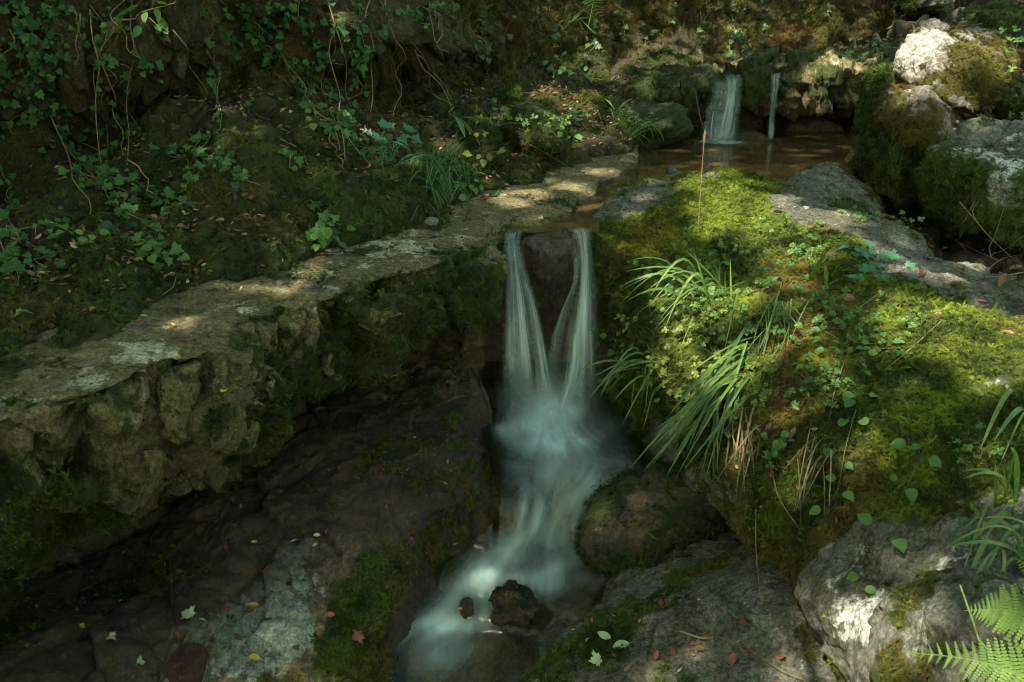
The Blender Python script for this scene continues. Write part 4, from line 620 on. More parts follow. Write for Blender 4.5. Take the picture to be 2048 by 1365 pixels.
def tubes(paths, radii, ns=6):
    """list of (k,3) paths -> V, F of tapered tubes"""
    VV, FF, o = [], [], 0
    for P, r in zip(paths, radii):
        P = np.asarray(P, float); k = len(P); t = np.gradient(P, axis=0); t /= np.linalg.norm(t, axis=1, keepdims=True)+1e-9
        ref = np.array([0.31, 0.2, 0.93]) if abs(t[0] @ np.array([0.31, 0.2, 0.93])) < 0.9 else np.array([1.0, 0, 0])
        u = np.cross(t, ref); u /= np.linalg.norm(u, axis=1, keepdims=True)+1e-9; w = np.cross(t, u); rr = np.broadcast_to(np.asarray(r, float), (k,))
        an = np.arange(ns)*2*math.pi/ns
        ring = P[:, None]+rr[:, None, None]*(u[:, None]*np.cos(an)[None, :, None]+w[:, None]*np.sin(an)[None, :, None])
        VV.append(ring.reshape(-1, 3)); i = np.arange(k-1)[:, None]*ns; j = np.arange(ns)[None]; j2 = (j+1) % ns
        FF.append(np.stack([i+j, i+j2, i+ns+j2, i+ns+j], -1).reshape(-1, 4)+o); o += k*ns
    return np.concatenate(VV), np.concatenate(FF)
M['bark'] = rock_mat('smooth grey bark', (0.10, 0.09, 0.075), (0.07, 0.065, 0.05), pale_amt=0.1, algae_amt=0.5, stretch=(3, 3, 0.6))
lab = itc = None
bases = [(-5.2, -1.6, 0.0), (-5.5, 5.5, 4.9), (-1.3, -2.2, 0.0)]
who = np.argmin([np.linalg.norm(Cc[:, :2]-np.array(b[:2])[None]-[[0, 0]], axis=1) for b in bases], axis=0)
for k, b in enumerate(bases):
    t = empty('beech_tree', b, label=['beech tree on the near left bank outside the picture', 'beech tree on top of the cliff outside the picture', 'beech tree behind the viewer outside the picture'][k], cat='tree')
    idx = np.nonzero(who == k)[0]; Vv = V.reshape(-1, 4, 3)[idx].reshape(-1, 3)
    keep(obj_me('crown', mesh_np('crown', Vv, np.arange(len(Vv)).reshape(-1, 4), M['canopy'])), t)
    ctr = Cc[idx].mean(0); P = [np.array(b)*(1-s)+np.array([ctr[0], ctr[1], ctr[2]])*s+W(0.15*math.sin(s*5), 0.1*math.cos(s*4), 0)-W(0, 0, .3*(1-s)) for s in np.linspace(0, 1, 12)]
    paths = [P]; rad = [np.linspace(.17, .05, 12)]
    for j in range(14):
        e = Cc[idx[rng.integers(len(idx))]]; s0 = P[rng.integers(5, 11)]; paths.append([s0*(1-s)+e*s+W(0, 0, .3*math.sin(3.1*s)) for s in np.linspace(0, 1, 6)]); rad.append(np.linspace(.035, .01, 6))
    tv, tf = tubes(paths, rad, 8); keep(obj_me('trunk', mesh_np('trunk', tv, tf, M['bark'])), t)

nf = 13000; az = rng.uniform(0, 6.283, nf); rr = rng.uniform(11, 17, nf); zz = 14*rng.random(nf)**.9-.3  # unseen ring of leaf cards added around the glade to block low skylight
Cf = np.stack([.8+rr*np.cos(az), 4+rr*np.sin(az), zz], -1)+rng.normal(0, .3, (nf, 3)); a_ = rng.normal(size=(nf, 3)); a_ /= np.linalg.norm(a_, axis=1)[:, None]; b_ = np.cross(rng.normal(size=(nf, 3)), a_); b_ /= np.linalg.norm(b_, axis=1)[:, None]; s_f = rng.uniform(.2, .42, nf)[:, None]
Cf = Cf[~((Cf[:, 1] > 11) & (Cf[:, 2] < 3))] if False else Cf
Vf = np.stack([Cf-a_*s_f, Cf-b_*s_f*.6, Cf+a_*s_f, Cf+b_*s_f*.6], 1)
obj_me('forest', mesh_np('forest', Vf.reshape(-1, 3), np.arange(nf*4).reshape(-1, 4), M['canopy']), kind='stuff', label='surrounding beech wood that closes the glade')

# ------------------------------------------------------------ moss: small tufts set on the moss covered rock, one object per rock
def blade(V, F, p, d, up, L, w, seg=1, droop=0.0):
    """thin folded blade from p along d"""
    side = np.cross(d, up); side /= np.linalg.norm(side)+1e-9; o = len(V); dd = np.array(d, float); q = np.array(p, float)
    for s in range(seg):
        ww = w*(1-s/seg*0.6); V.append(q-side*ww); V.append(q+side*ww); dd = dd-np.array([0, 0, droop]); dd /= np.linalg.norm(dd); q = q+dd*L/seg
    V.append(q)
    for s in range(seg-1): a = o+2*s; F.append([a, a+1, a+3]); F.append([a, a+3, a+2])
    F.append([o+2*seg-2, o+2*seg-1, o+2*seg])
def tuft_mesh(name, kind, seed, mat):
    r = np.random.default_rng(seed); V, F = [], []
    n = {'cushion': 16, 'feather': 5, 'hang': 7}[kind]
    for i in range(n):
        th = r.uniform(0, 6.283); el = r.uniform(0.15, 1.3) if kind == 'cushion' else r.uniform(0.1, 0.8)
        d = np.array([math.cos(th)*math.cos(el), math.sin(th)*math.cos(el), math.sin(el)]); p = np.array([r.normal(0, .25), r.normal(0, .25), -0.1])
        if kind == 'cushion': blade(V, F, p, d, np.array([0, 0, 1.0]), r.uniform(.6, 1.15), r.uniform(.10, .17))
        else:      # branching fronds
            L = r.uniform(1.2, 2.2)*(1.3 if kind == 'hang' else 1); k = 5; q = p.copy(); dd = d.copy()
            blade(V, F, p, d, np.array([0, 0, 1.0]), L, .09, 2, .25)
            for j in range(k):
                q = q+dd*L/k; dd = dd-np.array([0, 0, .12]); dd /= np.linalg.norm(dd); sd = np.cross(dd, [0, 0, 1.0]); sd /= np.linalg.norm(sd)+1e-9
                for sg in (-1, 1): blade(V, F, q, dd*.6+sd*sg*.8, np.array([0, 0, 1.0]), .55*(1-.5*j/k)*r.uniform(.7, 1.2), .08)
    me = bpy.data.meshes.new(name); me.from_pydata([tuple(v) for v in V], [], F); me.materials.append(mat); return me
def tuft_mat(name, dark, light, warm):
    s = NT(name); t = s.attr('tint', 'INSTANCER'); h = s.attr('hue', 'INSTANCER')
    col = s.mix(t, dark, light); col = s.mix(s.math('MULTIPLY', h, 0.8), col, warm)
    b = s.bsdf(col, 0.75, None, 0.15); tl = s.add('ShaderNodeBsdfTranslucent', {'Color': s.mix(1.0, col, (1.3, 1.5, 0.6), 'MULTIPLY')}).outputs[0]
    return s.done(s.add('ShaderNodeMixShader', {0: 0.3, 1: b, 2: tl}).outputs[0])
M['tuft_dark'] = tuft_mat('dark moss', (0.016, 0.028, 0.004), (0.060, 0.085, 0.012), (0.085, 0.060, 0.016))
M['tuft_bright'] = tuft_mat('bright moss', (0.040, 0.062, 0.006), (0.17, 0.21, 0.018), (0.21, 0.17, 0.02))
M['tuft_brown'] = tuft_mat('brown moss', (0.035, 0.028, 0.008), (0.10, 0.09, 0.018), (0.11, 0.055, 0.02))
TC = {}
def tuft_col(key, kinds, mat):
    c = bpy.data.collections.new('moss_'+key)
    for i, (k, s) in enumerate(kinds):
        o = bpy.data.objects.new('moss_tuft', tuft_mesh('moss_tuft', k, s, mat)); c.objects.link(o)
    TC[key] = c
tuft_col('dark', [('cushion', 1), ('cushion', 2), ('cushion', 3), ('feather', 4), ('feather', 5)], M['tuft_dark'])
tuft_col('bright', [('cushion', 1), ('cushion', 2), ('feather', 3), ('feather', 4), ('feather', 5)], M['tuft_bright'])
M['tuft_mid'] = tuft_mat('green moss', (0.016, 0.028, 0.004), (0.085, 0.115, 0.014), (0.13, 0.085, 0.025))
tuft_col('mid', [('cushion', 1), ('cushion', 2), ('feather', 3), ('feather', 4), ('feather', 5)], M['tuft_mid'])
tuft_col('brown', [('cushion', 1), ('cushion', 2), ('cushion', 3), ('feather', 4), ('feather', 5)], M['tuft_brown'])
tuft_col('hang', [('hang', 1), ('hang', 2), ('hang', 3)], M['tuft_dark'])
tuft_col('hangbrown', [('hang', 1), ('hang', 2), ('feather', 3)], M['tuft_brown'])
_ng = {}
def inst_group(colkey):
    if colkey in _ng: return _ng[colkey]
    g = bpy.data.node_groups.new('scatter_'+colkey, 'GeometryNodeTree'); g.interface.new_socket('Geometry', in_out='INPUT', socket_type='NodeSocketGeometry'); g.interface.new_socket('Geometry', in_out='OUTPUT', socket_type='NodeSocketGeometry')
    i = g.nodes.new('NodeGroupInput'); o = g.nodes.new('NodeGroupOutput'); ip = g.nodes.new('GeometryNodeInstanceOnPoints'); ci = g.nodes.new('GeometryNodeCollectionInfo')
    ci.inputs['Collection'].default_value = TC[colkey]; ci.inputs['Separate Children'].default_value = True; ci.inputs['Reset Children'].default_value = True
    def na(n, ty): a = g.nodes.new('GeometryNodeInputNamedAttribute'); a.data_type = ty; a.inputs['Name'].default_value = n; return a.outputs['Attribute']
    e2r = g.nodes.new('FunctionNodeEulerToRotation'); l = g.links
    l.new(i.outputs[0], ip.inputs['Points']); l.new(ci.outputs[0], ip.inputs['Instance']); ip.inputs['Pick Instance'].default_value = True
    l.new(na('vid', 'INT'), ip.inputs['Instance Index']); l.new(na('rot', 'FLOAT_VECTOR'), e2r.inputs[0]); l.new(e2r.outputs[0], ip.inputs['Rotation']); l.new(na('scl', 'FLOAT'), ip.inputs['Scale'])
    l.new(ip.outputs[0], o.inputs[0]); _ng[colkey] = g; return g
def eulers(Zd, spin):
    """euler XYZ turning +Z to Zd with a spin about it"""
    z = Zd/np.linalg.norm(Zd, axis=1, keepdims=True); ref = np.where(np.abs(z[:, 2:3]) > .95, [[1.0, 0, 0]], [[0, 0, 1.0]]); x = np.cross(ref, z); x /= np.linalg.norm(x, axis=1, keepdims=True); y = np.cross(z, x)
    c, s = np.cos(spin)[:, None], np.sin(spin)[:, None]; X = x*c+y*s; Y = -x*s+y*c
    b = -np.arcsin(np.clip(X[:, 2], -1, 1)); a = np.arctan2(Y[:, 2], z[:, 2]); cc = np.arctan2(X[:, 1], X[:, 0]); return np.stack([a, b, cc], -1)
def scatter(name, P, rot, scl, tint, hue, colkey, nvar, parent=None, **k):
    me = bpy.data.meshes.new(name); n = len(P); me.vertices.add(n); me.vertices.foreach_set('co', P.astype(np.float32).ravel())
    def A(nm, ty, arr, f='value'): a = me.attributes.new(nm, ty, 'POINT'); a.data.foreach_set(f, arr.ravel())
    A('rot', 'FLOAT_VECTOR', rot.astype(np.float32), 'vector'); A('scl', 'FLOAT', scl.astype(np.float32)); A('tint', 'FLOAT', tint.astype(np.float32)); A('hue', 'FLOAT', hue.astype(np.float32)); A('vid', 'INT', rng.integers(0, nvar, n).astype(np.int32))
    o = obj_me(name, me, parent, **k); m = o.modifiers.new('tufts', 'NODES'); m.node_group = inst_group(colkey); return o
NM = [0]
def moss_on(key, col, n, size=0.010, thr=0.42, nvar=5, name='moss', hang=0.0, brightf=None, sel=None, lift=0.0, margin=140, hue0=0.0):
    r = ROCKS[key]; P, N, A, a = r['P'], r['N'], r['A'], r['a']['moss']
    fuzz = a+0.45*vn(P*28, 91)+0.25*vn(P*70, 92)
    px, py, d = proj(P); V = CAMV-P; V /= np.linalg.norm(V, axis=1, keepdims=True)
    w = A*ss(fuzz, thr-0.05, thr+0.15)*(d > 0.3)*(px > -margin)*(px < 2048+margin)*(py > -margin)*(py < 1365+margin)*((N*V).sum(1) > -0.15)
    if sel is not None: w = w*sel(P, N)
    if w.sum() <= 0: return
    idx = rng.choice(len(P), n, p=w/w.sum()); Q = P[idx]; Nq = N[idx]; sp = np.sqrt(A[idx])[:, None]
    Q = Q+rng.normal(size=Q.shape)*sp*0.5+Nq*lift
    dirn = Nq+rng.normal(size=Q.shape)*0.35-np.array([0, 0, hang])+np.array([0, 0, .15 if not hang else 0])
    big = fbm(Q*7, 3, 5)*.5+.5
    tint = np.clip(0.02+0.9*ss(big, .2, .85)+rng.normal(0, .36, n), 0, 1); hue = np.clip(hue0+fbm(Q*3.1, 4, 15)*1.5-0.12+rng.normal(0, .12, n), 0, 1)
    o = scatter(name, Q, eulers(dirn, rng.uniform(0, 6.28, n)), size*np.clip(np.exp(rng.normal(-.08, .33, n)), .4, 2.2), tint, hue, col, nvar, parent=r['o'], kind='stuff'); NM[0] += n
    return o
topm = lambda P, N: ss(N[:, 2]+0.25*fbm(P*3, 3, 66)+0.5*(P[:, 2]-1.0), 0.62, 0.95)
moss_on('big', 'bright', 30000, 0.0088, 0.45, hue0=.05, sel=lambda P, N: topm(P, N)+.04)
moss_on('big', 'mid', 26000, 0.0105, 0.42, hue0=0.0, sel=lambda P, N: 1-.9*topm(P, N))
moss_on('rock_ledge', 'dark', 28000, 0.008, 0.42, sel=lambda P, N: 1-.55*ss(N[:, 2], .6, .8))
moss_on('rock_ledge', 'hang', 1500, 0.014, 0.30, 3, hang=1.3, sel=lambda P, N: ss(0.3-N[:, 2], 0, .3))
moss_on('bank', 'dark', 30000, 0.012, 0.40, sel=lambda P, N: (P[:, 1] < 9)*1.0)
moss_on('cliff', 'hangbrown', 14000, 0.022, 0.40, 3, hang=0.8)
moss_on('cliff', 'dark', 9000, 0.016, 0.38)
for k, n, c, sz in (('mossy_rock', 0, 'dark', .014), ('upper_ledge', 2600, 'brown', .016), ('topb', 4500, 'brown', .012), ('corner', 2500, 'mid', .006), ('mossy_boulder', 2500, 'brown', .013), ('column', 6500, 'dark', .014), ('grey_boulder', 4500, 'dark', .013), ('g2', 500, 'dark', .010), ('slab_r', 7000, 'mid', .008), ('centre', 4500, 'dark', .008), ('slab_l', 13000, 'mid', .0075), ('between', 500, 'brown', .006), ('streamrock', 350, 'dark', .0042)):
    if n: moss_on(k, c, n, sz)
for k in list(ROCKS):
    o = ROCKS[k]['o']
    if o.name.startswith('mossy_rock'): moss_on(k, 'dark', 900 if k.startswith('m') and k[1:].isdigit() else 1500, .015)
moss_on('column', 'hang', 700, .02, .4, 3, hang=.9); moss_on('grey_boulder', 'hang', 700, .02, .4, 3, hang=.9)
for k in list(ROCKS):
    if k.startswith('block'): moss_on(k, 'dark', 350, .0075, .5)

# ------------------------------------------------------------ plants, leaves, twigs
_V, _F, _o = [], [], 0
for v, f in SURF:
    _V.append(v); _F += (f+_o).tolist(); _o += len(v)
BVH = BVHTree.FromPolygons(np.concatenate(_V).tolist(), _F); del _F
def hit(px, py, lift=0.006):
    d = Vector(ray(px, py)).normalized(); h = BVH.ray_cast(Vector(CAMV), d)
    if h[0] is None: return None
    n = h[1] if h[1].dot(d) < 0 else -h[1]
    return np.array(h[0])-np.array(d)*lift, np.array(n)
def fan(outline, ctr, zf):
    """leaf blade: outline (x,y) fanned from the midrib, z given by zf(x,y)"""
    V = [(x, y, zf(x, y)) for x, y in outline]; n = len(V); V.append((ctr[0], ctr[1], zf(*ctr))); return V, [(i, (i+1) % n, n) for i in range(n)]
def mirror(half): return half+[(-x, y) for x, y in half[::-1] if x > 1e-6]
IVY = mirror([(0, -.02), (.16, -.14), (.42, -.10), (.58, .12), (.36, .26), (.48, .50), (.40, .62), (.20, .62), (.10, .85), (0, 1.02)])
MAPLE = mirror([(0, 0), (.20, -.22), (.30, -.10), (.62, -.12), (.52, .12), (.95, .34), (.66, .40), (.70, .58), (.36, .50), (.30, .78), (.16, .80), (0, 1.15)])
OVAL = mirror([(0, 0), (.12, .06), (.21, .22), (.25, .42), (.21, .64), (.12, .84), (.03, .95), (0, 1.0)])
TOOTH = mirror([(0, 0), (.22, .02), (.27, .12), (.36, .16), (.34, .27), (.42, .34), (.34, .44), (.38, .54), (.27, .60), (.27, .71), (.16, .76), (.12, .86), (.05, .90), (0, 1.0)])
ROUND = mirror([(0, .02), (.24, -.06), (.45, .08), (.56, .32), (.50, .58), (.30, .80), (.10, .86), (0, .82)])
LOBED = mirror([(0, 0), (.10, .18), (.30, .05), (.50, .10), (.40, .20), (.58, .32), (.38, .36), (.16, .34), (.20, .55), (.34, .66), (.22, .70), (.26, .85), (.10, .86), (0, 1.0)])
def leaf_me(name, outl, mat, fold=.25, curl=.15, tw=0.0, ctr=(0, .4), smooth=True, ny=0):
    zf = lambda x, y: abs(x)*fold-curl*(y-.3)**2+tw*x*y*2
    V, F = fan(outl, ctr, zf); V.append((0.0, -.45, -.05)); V.append((.02, 0, 0)); n = len(V); F.append((n-2, n-1, 0))
    me = bpy.data.meshes.new(name); me.from_pydata(V, [], F); me.materials.append(mat)
    for p in me.polygons: p.use_smooth = smooth
    return me
M['ivy'] = leaf_mat('ivy leaf', (0.016, 0.055, 0.018), (0.055, 0.125, 0.030), 0.18, 0.6, 0.15)
M['ivy_far'] = leaf_mat('small ivy leaf', (0.03, 0.062, 0.020), (0.055, 0.095, 0.026), 0.18, 0.5, 0.3)
M['herb'] = leaf_mat('herb leaf', (0.035, 0.10, 0.018), (0.09, 0.17, 0.028), 0.3, 0.5, 0.3)
M['herb_teal'] = leaf_mat('cool green leaf', (0.025, 0.10, 0.05), (0.04, 0.15, 0.07), 0.25, 0.5, 0.35)
M['herb_yellow'] = leaf_mat('yellowing herb leaf', (0.07, 0.12, 0.020), (0.16, 0.18, 0.03), 0.3, 0.5, 0.3)
M['grass'] = leaf_mat('grass blade', (0.035, 0.09, 0.020), (0.12, 0.18, 0.032), 0.3, 0.4, 0.35)
M['wetwood'] = leaf_mat('wet wood', (0.03, 0.02, 0.014), (0.045, 0.032, 0.022), 0.0, 0.4, 0.4)
M['grass_dark'] = leaf_mat('fine grass blade', (0.025, 0.075, 0.02), (0.05, 0.12, 0.028), 0.3, 0.4, 0.3)
M['dry'] = leaf_mat('dry stem', (0.12, 0.085, 0.045), (0.20, 0.15, 0.085), 0.0, 0.8, 0.1)
M['vine'] = leaf_mat('vine stem', (0.13, 0.095, 0.045), (0.22, 0.165, 0.085), 0.0, 0.8, 0.1)
M['stem'] = leaf_mat('green stem', (0.06, 0.09, 0.02), (0.11, 0.12, 0.035), 0.1, 0.6, 0.2)
M['red'] = leaf_mat('red fallen leaf', (0.10, 0.026, 0.016), (0.24, 0.055, 0.028), 0.15, 0.42, 0.4)
M['brown'] = leaf_mat('brown fallen leaf', (0.085, 0.042, 0.022), (0.17, 0.095, 0.050), 0.1, 0.6, 0.25)
M['tan'] = leaf_mat('tan fallen leaf', (0.26, 0.19, 0.10), (0.36, 0.28, 0.16), 0.1, 0.6, 0.25)
M['yellow'] = leaf_mat('yellow fallen leaf', (0.36, 0.22, 0.03), (0.42, 0.28, 0.05), 0.15, 0.5, 0.3)
M['palegreen'] = leaf_mat('pale green fallen leaf', (0.20, 0.30, 0.15), (0.30, 0.38, 0.20), 0.2, 0.55, 0.25)
LM = {}
for nm, ol, mt in (('ivy', IVY, 'ivy'), ('ivy_far', IVY, 'ivy_far'), ('herb', LOBED, 'herb'), ('herb_yellow', LOBED, 'herb_yellow'), ('tooth', TOOTH, 'herb'), ('tooth_yellow', TOOTH, 'herb_yellow'), ('round', ROUND, 'herb'), ('big', MAPLE, 'herb_teal'), ('oval', OVAL, 'herb'), ('redo', OVAL, 'red'), ('browno', OVAL, 'brown'), ('tano', OVAL, 'tan'), ('yellowo', OVAL, 'yellow'), ('redm', MAPLE, 'red'), ('brownm', MAPLE, 'brown'), ('tanm', MAPLE, 'tan'), ('greenm', MAPLE, 'palegreen'), ('greeno', OVAL, 'palegreen')):
    LM[nm] = [leaf_me(nm+'_leaf', ol, M[mt], f, c, t) for f, c, t in ((.25, .2, .1), (.45, -.25, -.15), (.1, .5, .3))]
    if nm[-1] in 'om' and nm != 'herb': LM[nm] = [leaf_me(nm+'_leaf', ol, M[mt], f, c, t) for f, c, t in ((.5, -.5, .3), (.9, -.7, -.4), (.2, .5, .5))]
def frame(n, h, s):
    z = n/np.linalg.norm(n); y = h-z*(h@z); y /= np.linalg.norm(y)+1e-9; x = np.cross(y, z)
    return Matrix([[x[i]*s, y[i]*s, z[i]*s, 0] for i in range(3)]+[[0, 0, 0, 1]])
def put_leaf(name, me, P, n, h, s, parent=None, **k):
    o = bpy.data.objects.new(name, me); COL.objects.link(o); m = frame(n, h, s); loc = P-(np.array(parent.location) if parent else 0)
    o.matrix_basis = Matrix.Translation(loc.tolist()) @ m
    if parent: o.parent = parent
    return tag(o, **k)
def spath(pix, lift=.02, smooth=2, n=14):
    """path in the place under a pixel polyline: laid over the rock, then smoothed"""
    pix = np.array(pix, float); t = np.linspace(0, len(pix)-1, n); q = cr(pix, t) if len(pix) > 2 else pix[0]+(pix[1]-pix[0])*(t/(len(pix)-1))[:, None]; P, Nn = [], []
    for x, y in q:
        h = hit(x, y, lift)
        if h is None: continue
        P.append(h[0]); Nn.append(h[1])
    if len(P) < 3: return None, None
    P = np.array(P); D = (P-CAMV)@FW                     # smooth the distance only, so that it hangs free over hollows
    for _ in range(smooth*3):
        D[1:-1] = np.minimum(D[1:-1], (D[:-2]+D[2:])/2+0.004)
    d0 = (P-CAMV)@FW; P = CAMV+(P-CAMV)*(D/d0)[:, None]
    return P, np.array(Nn)
VLAND = [('the leaf strewn slope', 560, 190), ('the dark recess at far left', 40, 230), ('the stacked cliff stones', 130, 170), ('the mossy overhang', 380, 70), ('the top left corner', 0, 0), ('the broad leaved branch', 290, 10), ('the fine leaved grass tuft', 850, 350), ('the moss slope', 600, 330), ('the three lobed plant', 790, 270), ('the pale green leaf at left', 36, 628), ('the litter shelf above the ledge', 250, 500), ('the pale rock band of the cliff', 900, 90), ('the hanging fern', 1200, 20), ('the left small waterfall', 1445, 150), ('the pale leaves in the litter', 630, 225), ('the mossy hump', 1070, 260), ('the right small waterfall', 1550, 150), ('the small leafy branch', 850, 25), ('the cliff hollow', 780, 200), ('the leafy cliff foot plant', 1115, 122)]
USED = {}
def uniq(lab, x, y, lands):
    if USED.get(lab, 0) == 0: USED[lab] = 1; return lab
    o = sorted(lands, key=lambda l: (l[1]-x)**2+(l[2]-y)**2)
    for k in o[1:6]:
        for w in ('towards ', 'on the side of '):
            c = lab+', '+w+k[0]
            if len(c.split()) <= 16 and c not in USED: USED[c] = 1; return c
    return lab
def vlabel(base, pix):
    x, y = np.mean(np.array(pix), 0); ln = math.hypot(pix[0][0]-pix[-1][0], pix[0][1]-pix[-1][1]); k = min(VLAND, key=lambda l: (l[1]-x)**2+(l[2]-y)**2); dx, dy = x-k[1], y-k[2]
    rel = ('right of ' if dx > 0 else 'left of ') if abs(dx) > abs(dy) else ('below ' if dy > 0 else 'above ')
    return uniq(('long ' if ln > 170 else ('short ' if ln < 95 else ''))+base+' '+rel+k[0], x, y, VLAND)
def vine(pix, nleaf, size, leafset='ivy', sr=0.0022, lift=.025, label=None, group=None, cat='ivy', name='ivy_vine', mat='vine', bare=False, frac=(0, 1)):
    P, Nn = spath(pix, lift, 3, max(12, nleaf))
    if P is None: return
    root = P[0]; e = empty(name, root.tolist(), label=vlabel(label, pix), cat=cat, group=group)
    tv, tf = tubes([P-root], [np.linspace(sr, sr*.5, len(P))], 5); obj_me('stem', mesh_np('stem', tv, tf, M[mat]), e)
    for i in range(nleaf):
        f = frac[0]+(frac[1]-frac[0])*rng.random(); j = f*(len(P)-1); a = int(min(j, len(P)-2)); p = P[a]+(P[a+1]-P[a])*(j-a)
        off = rng.normal(size=3)*0.018; toc = CAMV-p; toc /= np.linalg.norm(toc)
        n = Nn[a]*.5+toc*.5+np.array([0, 0, .55])+rng.normal(size=3)*.35; h = np.array([rng.normal()*.8, -.2, -.6+rng.normal()*.5])
        put_leaf('leaf', LM[leafset][rng.integers(3)], p+off+toc*.012, n, h, size*rng.uniform(.45, 1.3), e)
    return e
def wob(x0, y0, x1, y1, k=6, a=16):
    t = np.linspace(0, 1, k); return [(x0+(x1-x0)*s+rng.normal()*a*(0 < i < k-1), y0+(y1-y0)*s+rng.normal()*a*.4*(0 < i < k-1)) for i, s in enumerate(t)]
G1 = 'ivy vines hanging down the left cliff'; G2 = 'ivy creeping over the left bank'; G3 = 'ivy strands on the far cliff'
L1 = 'dark green ivy vine hanging'; L2 = 'ivy creeping over moss'; L3 = 'thin strand of small ivy leaves'
for x0, y0, x1, y1, n in [(10, -10, 70, 130, 22), (40, 20, 60, 260, 20), (90, -10, 100, 150, 24), (70, 120, 140, 300, 24), (20, 60, 10, 200, 12), (180, 10, 195, 330, 20), (190, 120, 250, 310, 12), (130, 200, 200, 380, 20), (250, 0, 275, 160, 10), (230, 60, 290, 280, 12), (270, 90, 340, 190, 8), (285, 0, 330, 90, 7), (60, 220, 30, 270, 8), (180, 330, 320, 400, 16), (200, 230, 240, 400, 12),
                           (440, 0, 470, 120, 16), (480, 20, 540, 150, 22), (540, 0, 590, 160, 22), (600, -10, 640, 220, 22), (520, 90, 560, 140, 10), (560, 60, 600, 200, 16), (660, 0, 640, 180, 22), (690, 10, 700, 250, 24), (720, 20, 740, 200, 18), (760, 0, 770, 120, 12), (640, 150, 700, 290, 14), (430, 60, 440, 260, 12), (700, 0, 720, 110, 14), (650, 100, 690, 230, 10), (580, 0, 620, 90, 16), (470, 0, 520, 70, 14), (0, 100, 40, 220, 12), (120, 0, 170, 80, 14), (30, 0, 60, 60, 14)]:
    vine(wob(x0, y0, x1, y1), int(n*1.7), 0.029, 'ivy', label=L1, group=G1)
for x0, y0, x1, y1, n in [(100, 280, 230, 400, 20), (0, 330, 30, 420, 8), (10, 400, 70, 470, 8), (190, 330, 330, 400, 22), (380, 290, 460, 330, 20), (420, 270, 450, 340, 14), (400, 280, 370, 380, 8), (210, 370, 330, 470, 18), (320, 390, 340, 430, 8), (20, 430, 20, 560, 14), (0, 480, 35, 570, 10), (90, 440, 160, 480, 10), (200, 440, 340, 490, 16), (280, 480, 330, 520, 10), (560, 110, 620, 230, 24), (620, 210, 700, 290, 18), (600, 120, 700, 250, 14), (640, 240, 740, 300, 10), (560, 290, 590, 330, 6), (460, 180, 540, 240, 8), (640, 440, 660, 480, 10), (620, 400, 680, 450, 8), (120, 500, 60, 560, 7), (470, 340, 520, 370, 6), (340, 300, 400, 340, 10), (720, 300, 760, 340, 6)]:
    vine(wob(x0, y0, x1, y1), int(n*1.6), 0.030, 'ivy', label=L2, group=G2, lift=.02)
for x0, y0, x1, y1, n in [(955, -10, 962, 110, 26), (965, 0, 980, 160, 14), (1065, 0, 1062, 120, 20), (1075, 60, 1085, 130, 12), (1100, 10, 1110, 170, 16), (1185, 40, 1175, 120, 14), (1240, 0, 1250, 90, 12), (1290, 30, 1300, 100, 10), (1470, -5, 1468, 120, 30), (1485, 10, 1480, 90, 18), (1530, 0, 1540, 70, 12), (1020, 0, 1010, 90, 16), (1130, 0, 1120, 80, 14), (1340, 0, 1350, 60, 10), (1600, 0, 1610, 60, 8), (1400, 20, 1410, 120, 10), (900, 0, 915, 80, 12), (860, 0, 870, 50, 10), (1490, 90, 1500, 130, 8), (1650, 0, 1660, 50, 8)]:
    vine(wob(x0, y0, x1, y1, 6, 5), n, 0.042, 'ivy_far', label=L3, group=G3, sr=.003)
for x0, y0, x1, y1 in [(180, 20, 205, 350), (265, 0, 255, 320), (345, 60, 415, 190), (160, 30, 150, 130), (205, 130, 255, 330), (245, 40, 350, 0), (500, 40, 590, 160), (655, 0, 700, 210), (670, 60, 690, 320), (790, 80, 795, 280), (815, 60, 870, 190), (830, 100, 960, 290), (835, 110, 905, 200), (850, 180, 940, 270), (740, 0, 735, 250), (860, 0, 880, 160), (930, 60, 995, 110), (130, 290, 240, 420), (255, 320, 330, 390), (660, 270, 690, 340), (100, 230, 180, 430), (620, 200, 740, 330), (780, 50, 800, 220), (560, 100, 680, 300), (880, 30, 890, 150), (770, 0, 800, 190), (1060, 0, 1100, 110), (430, 110, 445, 230)]:
    vine(wob(x0, y0, x1, y1, 7, 7), 0, .03, sr=.0030, lift=.05, label='bare brown stem hanging', group='bare hanging vine stems', name='hanging_stem', cat='vine')

def blade_me(P, w, mat, fold=.25):
    P = np.asarray(P); k = len(P); t = np.gradient(P, axis=0); t /= np.linalg.norm(t, axis=1, keepdims=True)+1e-9; mid = P.mean(0)
    toc = CAMV-mid; toc /= np.linalg.norm(toc); s = np.cross(t, np.array([toc+np.array([.2, 0, .3])]*k)); s /= np.linalg.norm(s, axis=1, keepdims=True)+1e-9; n = np.cross(s, t)
    ww = w*np.sin(np.pi*np.clip(np.linspace(.12, 1, k), 0, 1))**.6; ww[-1] = w*.05
    V = np.stack([P-s*ww[:, None]+n*ww[:, None]*fold, P, P+s*ww[:, None]+n*ww[:, None]*fold], 1).reshape(-1, 3); i = np.arange(k-1)[:, None]*3
    F = np.concatenate([np.stack([i+c, i+c+1, i+c+4, i+c+3], -1).reshape(-1, 4) for c in (0, 1)]); return mesh_np('blade', V, F, mat)
def arc(root, tip, up, toc=0.0, k=9):
    """curved blade from root to tip, risen by up metres in its first half"""
    t = np.linspace(0, 1, k)[:, None]; c = (root+tip)/2+W(0, 0, up); c = root*.45+c*.55+W(0, 0, up*.6); B = (1-t)**2*root+2*t*(1-t)*c+t*t*tip
    v = CAMV-root; v /= np.linalg.norm(v); return B+v*toc*np.sin(t*math.pi*.5)
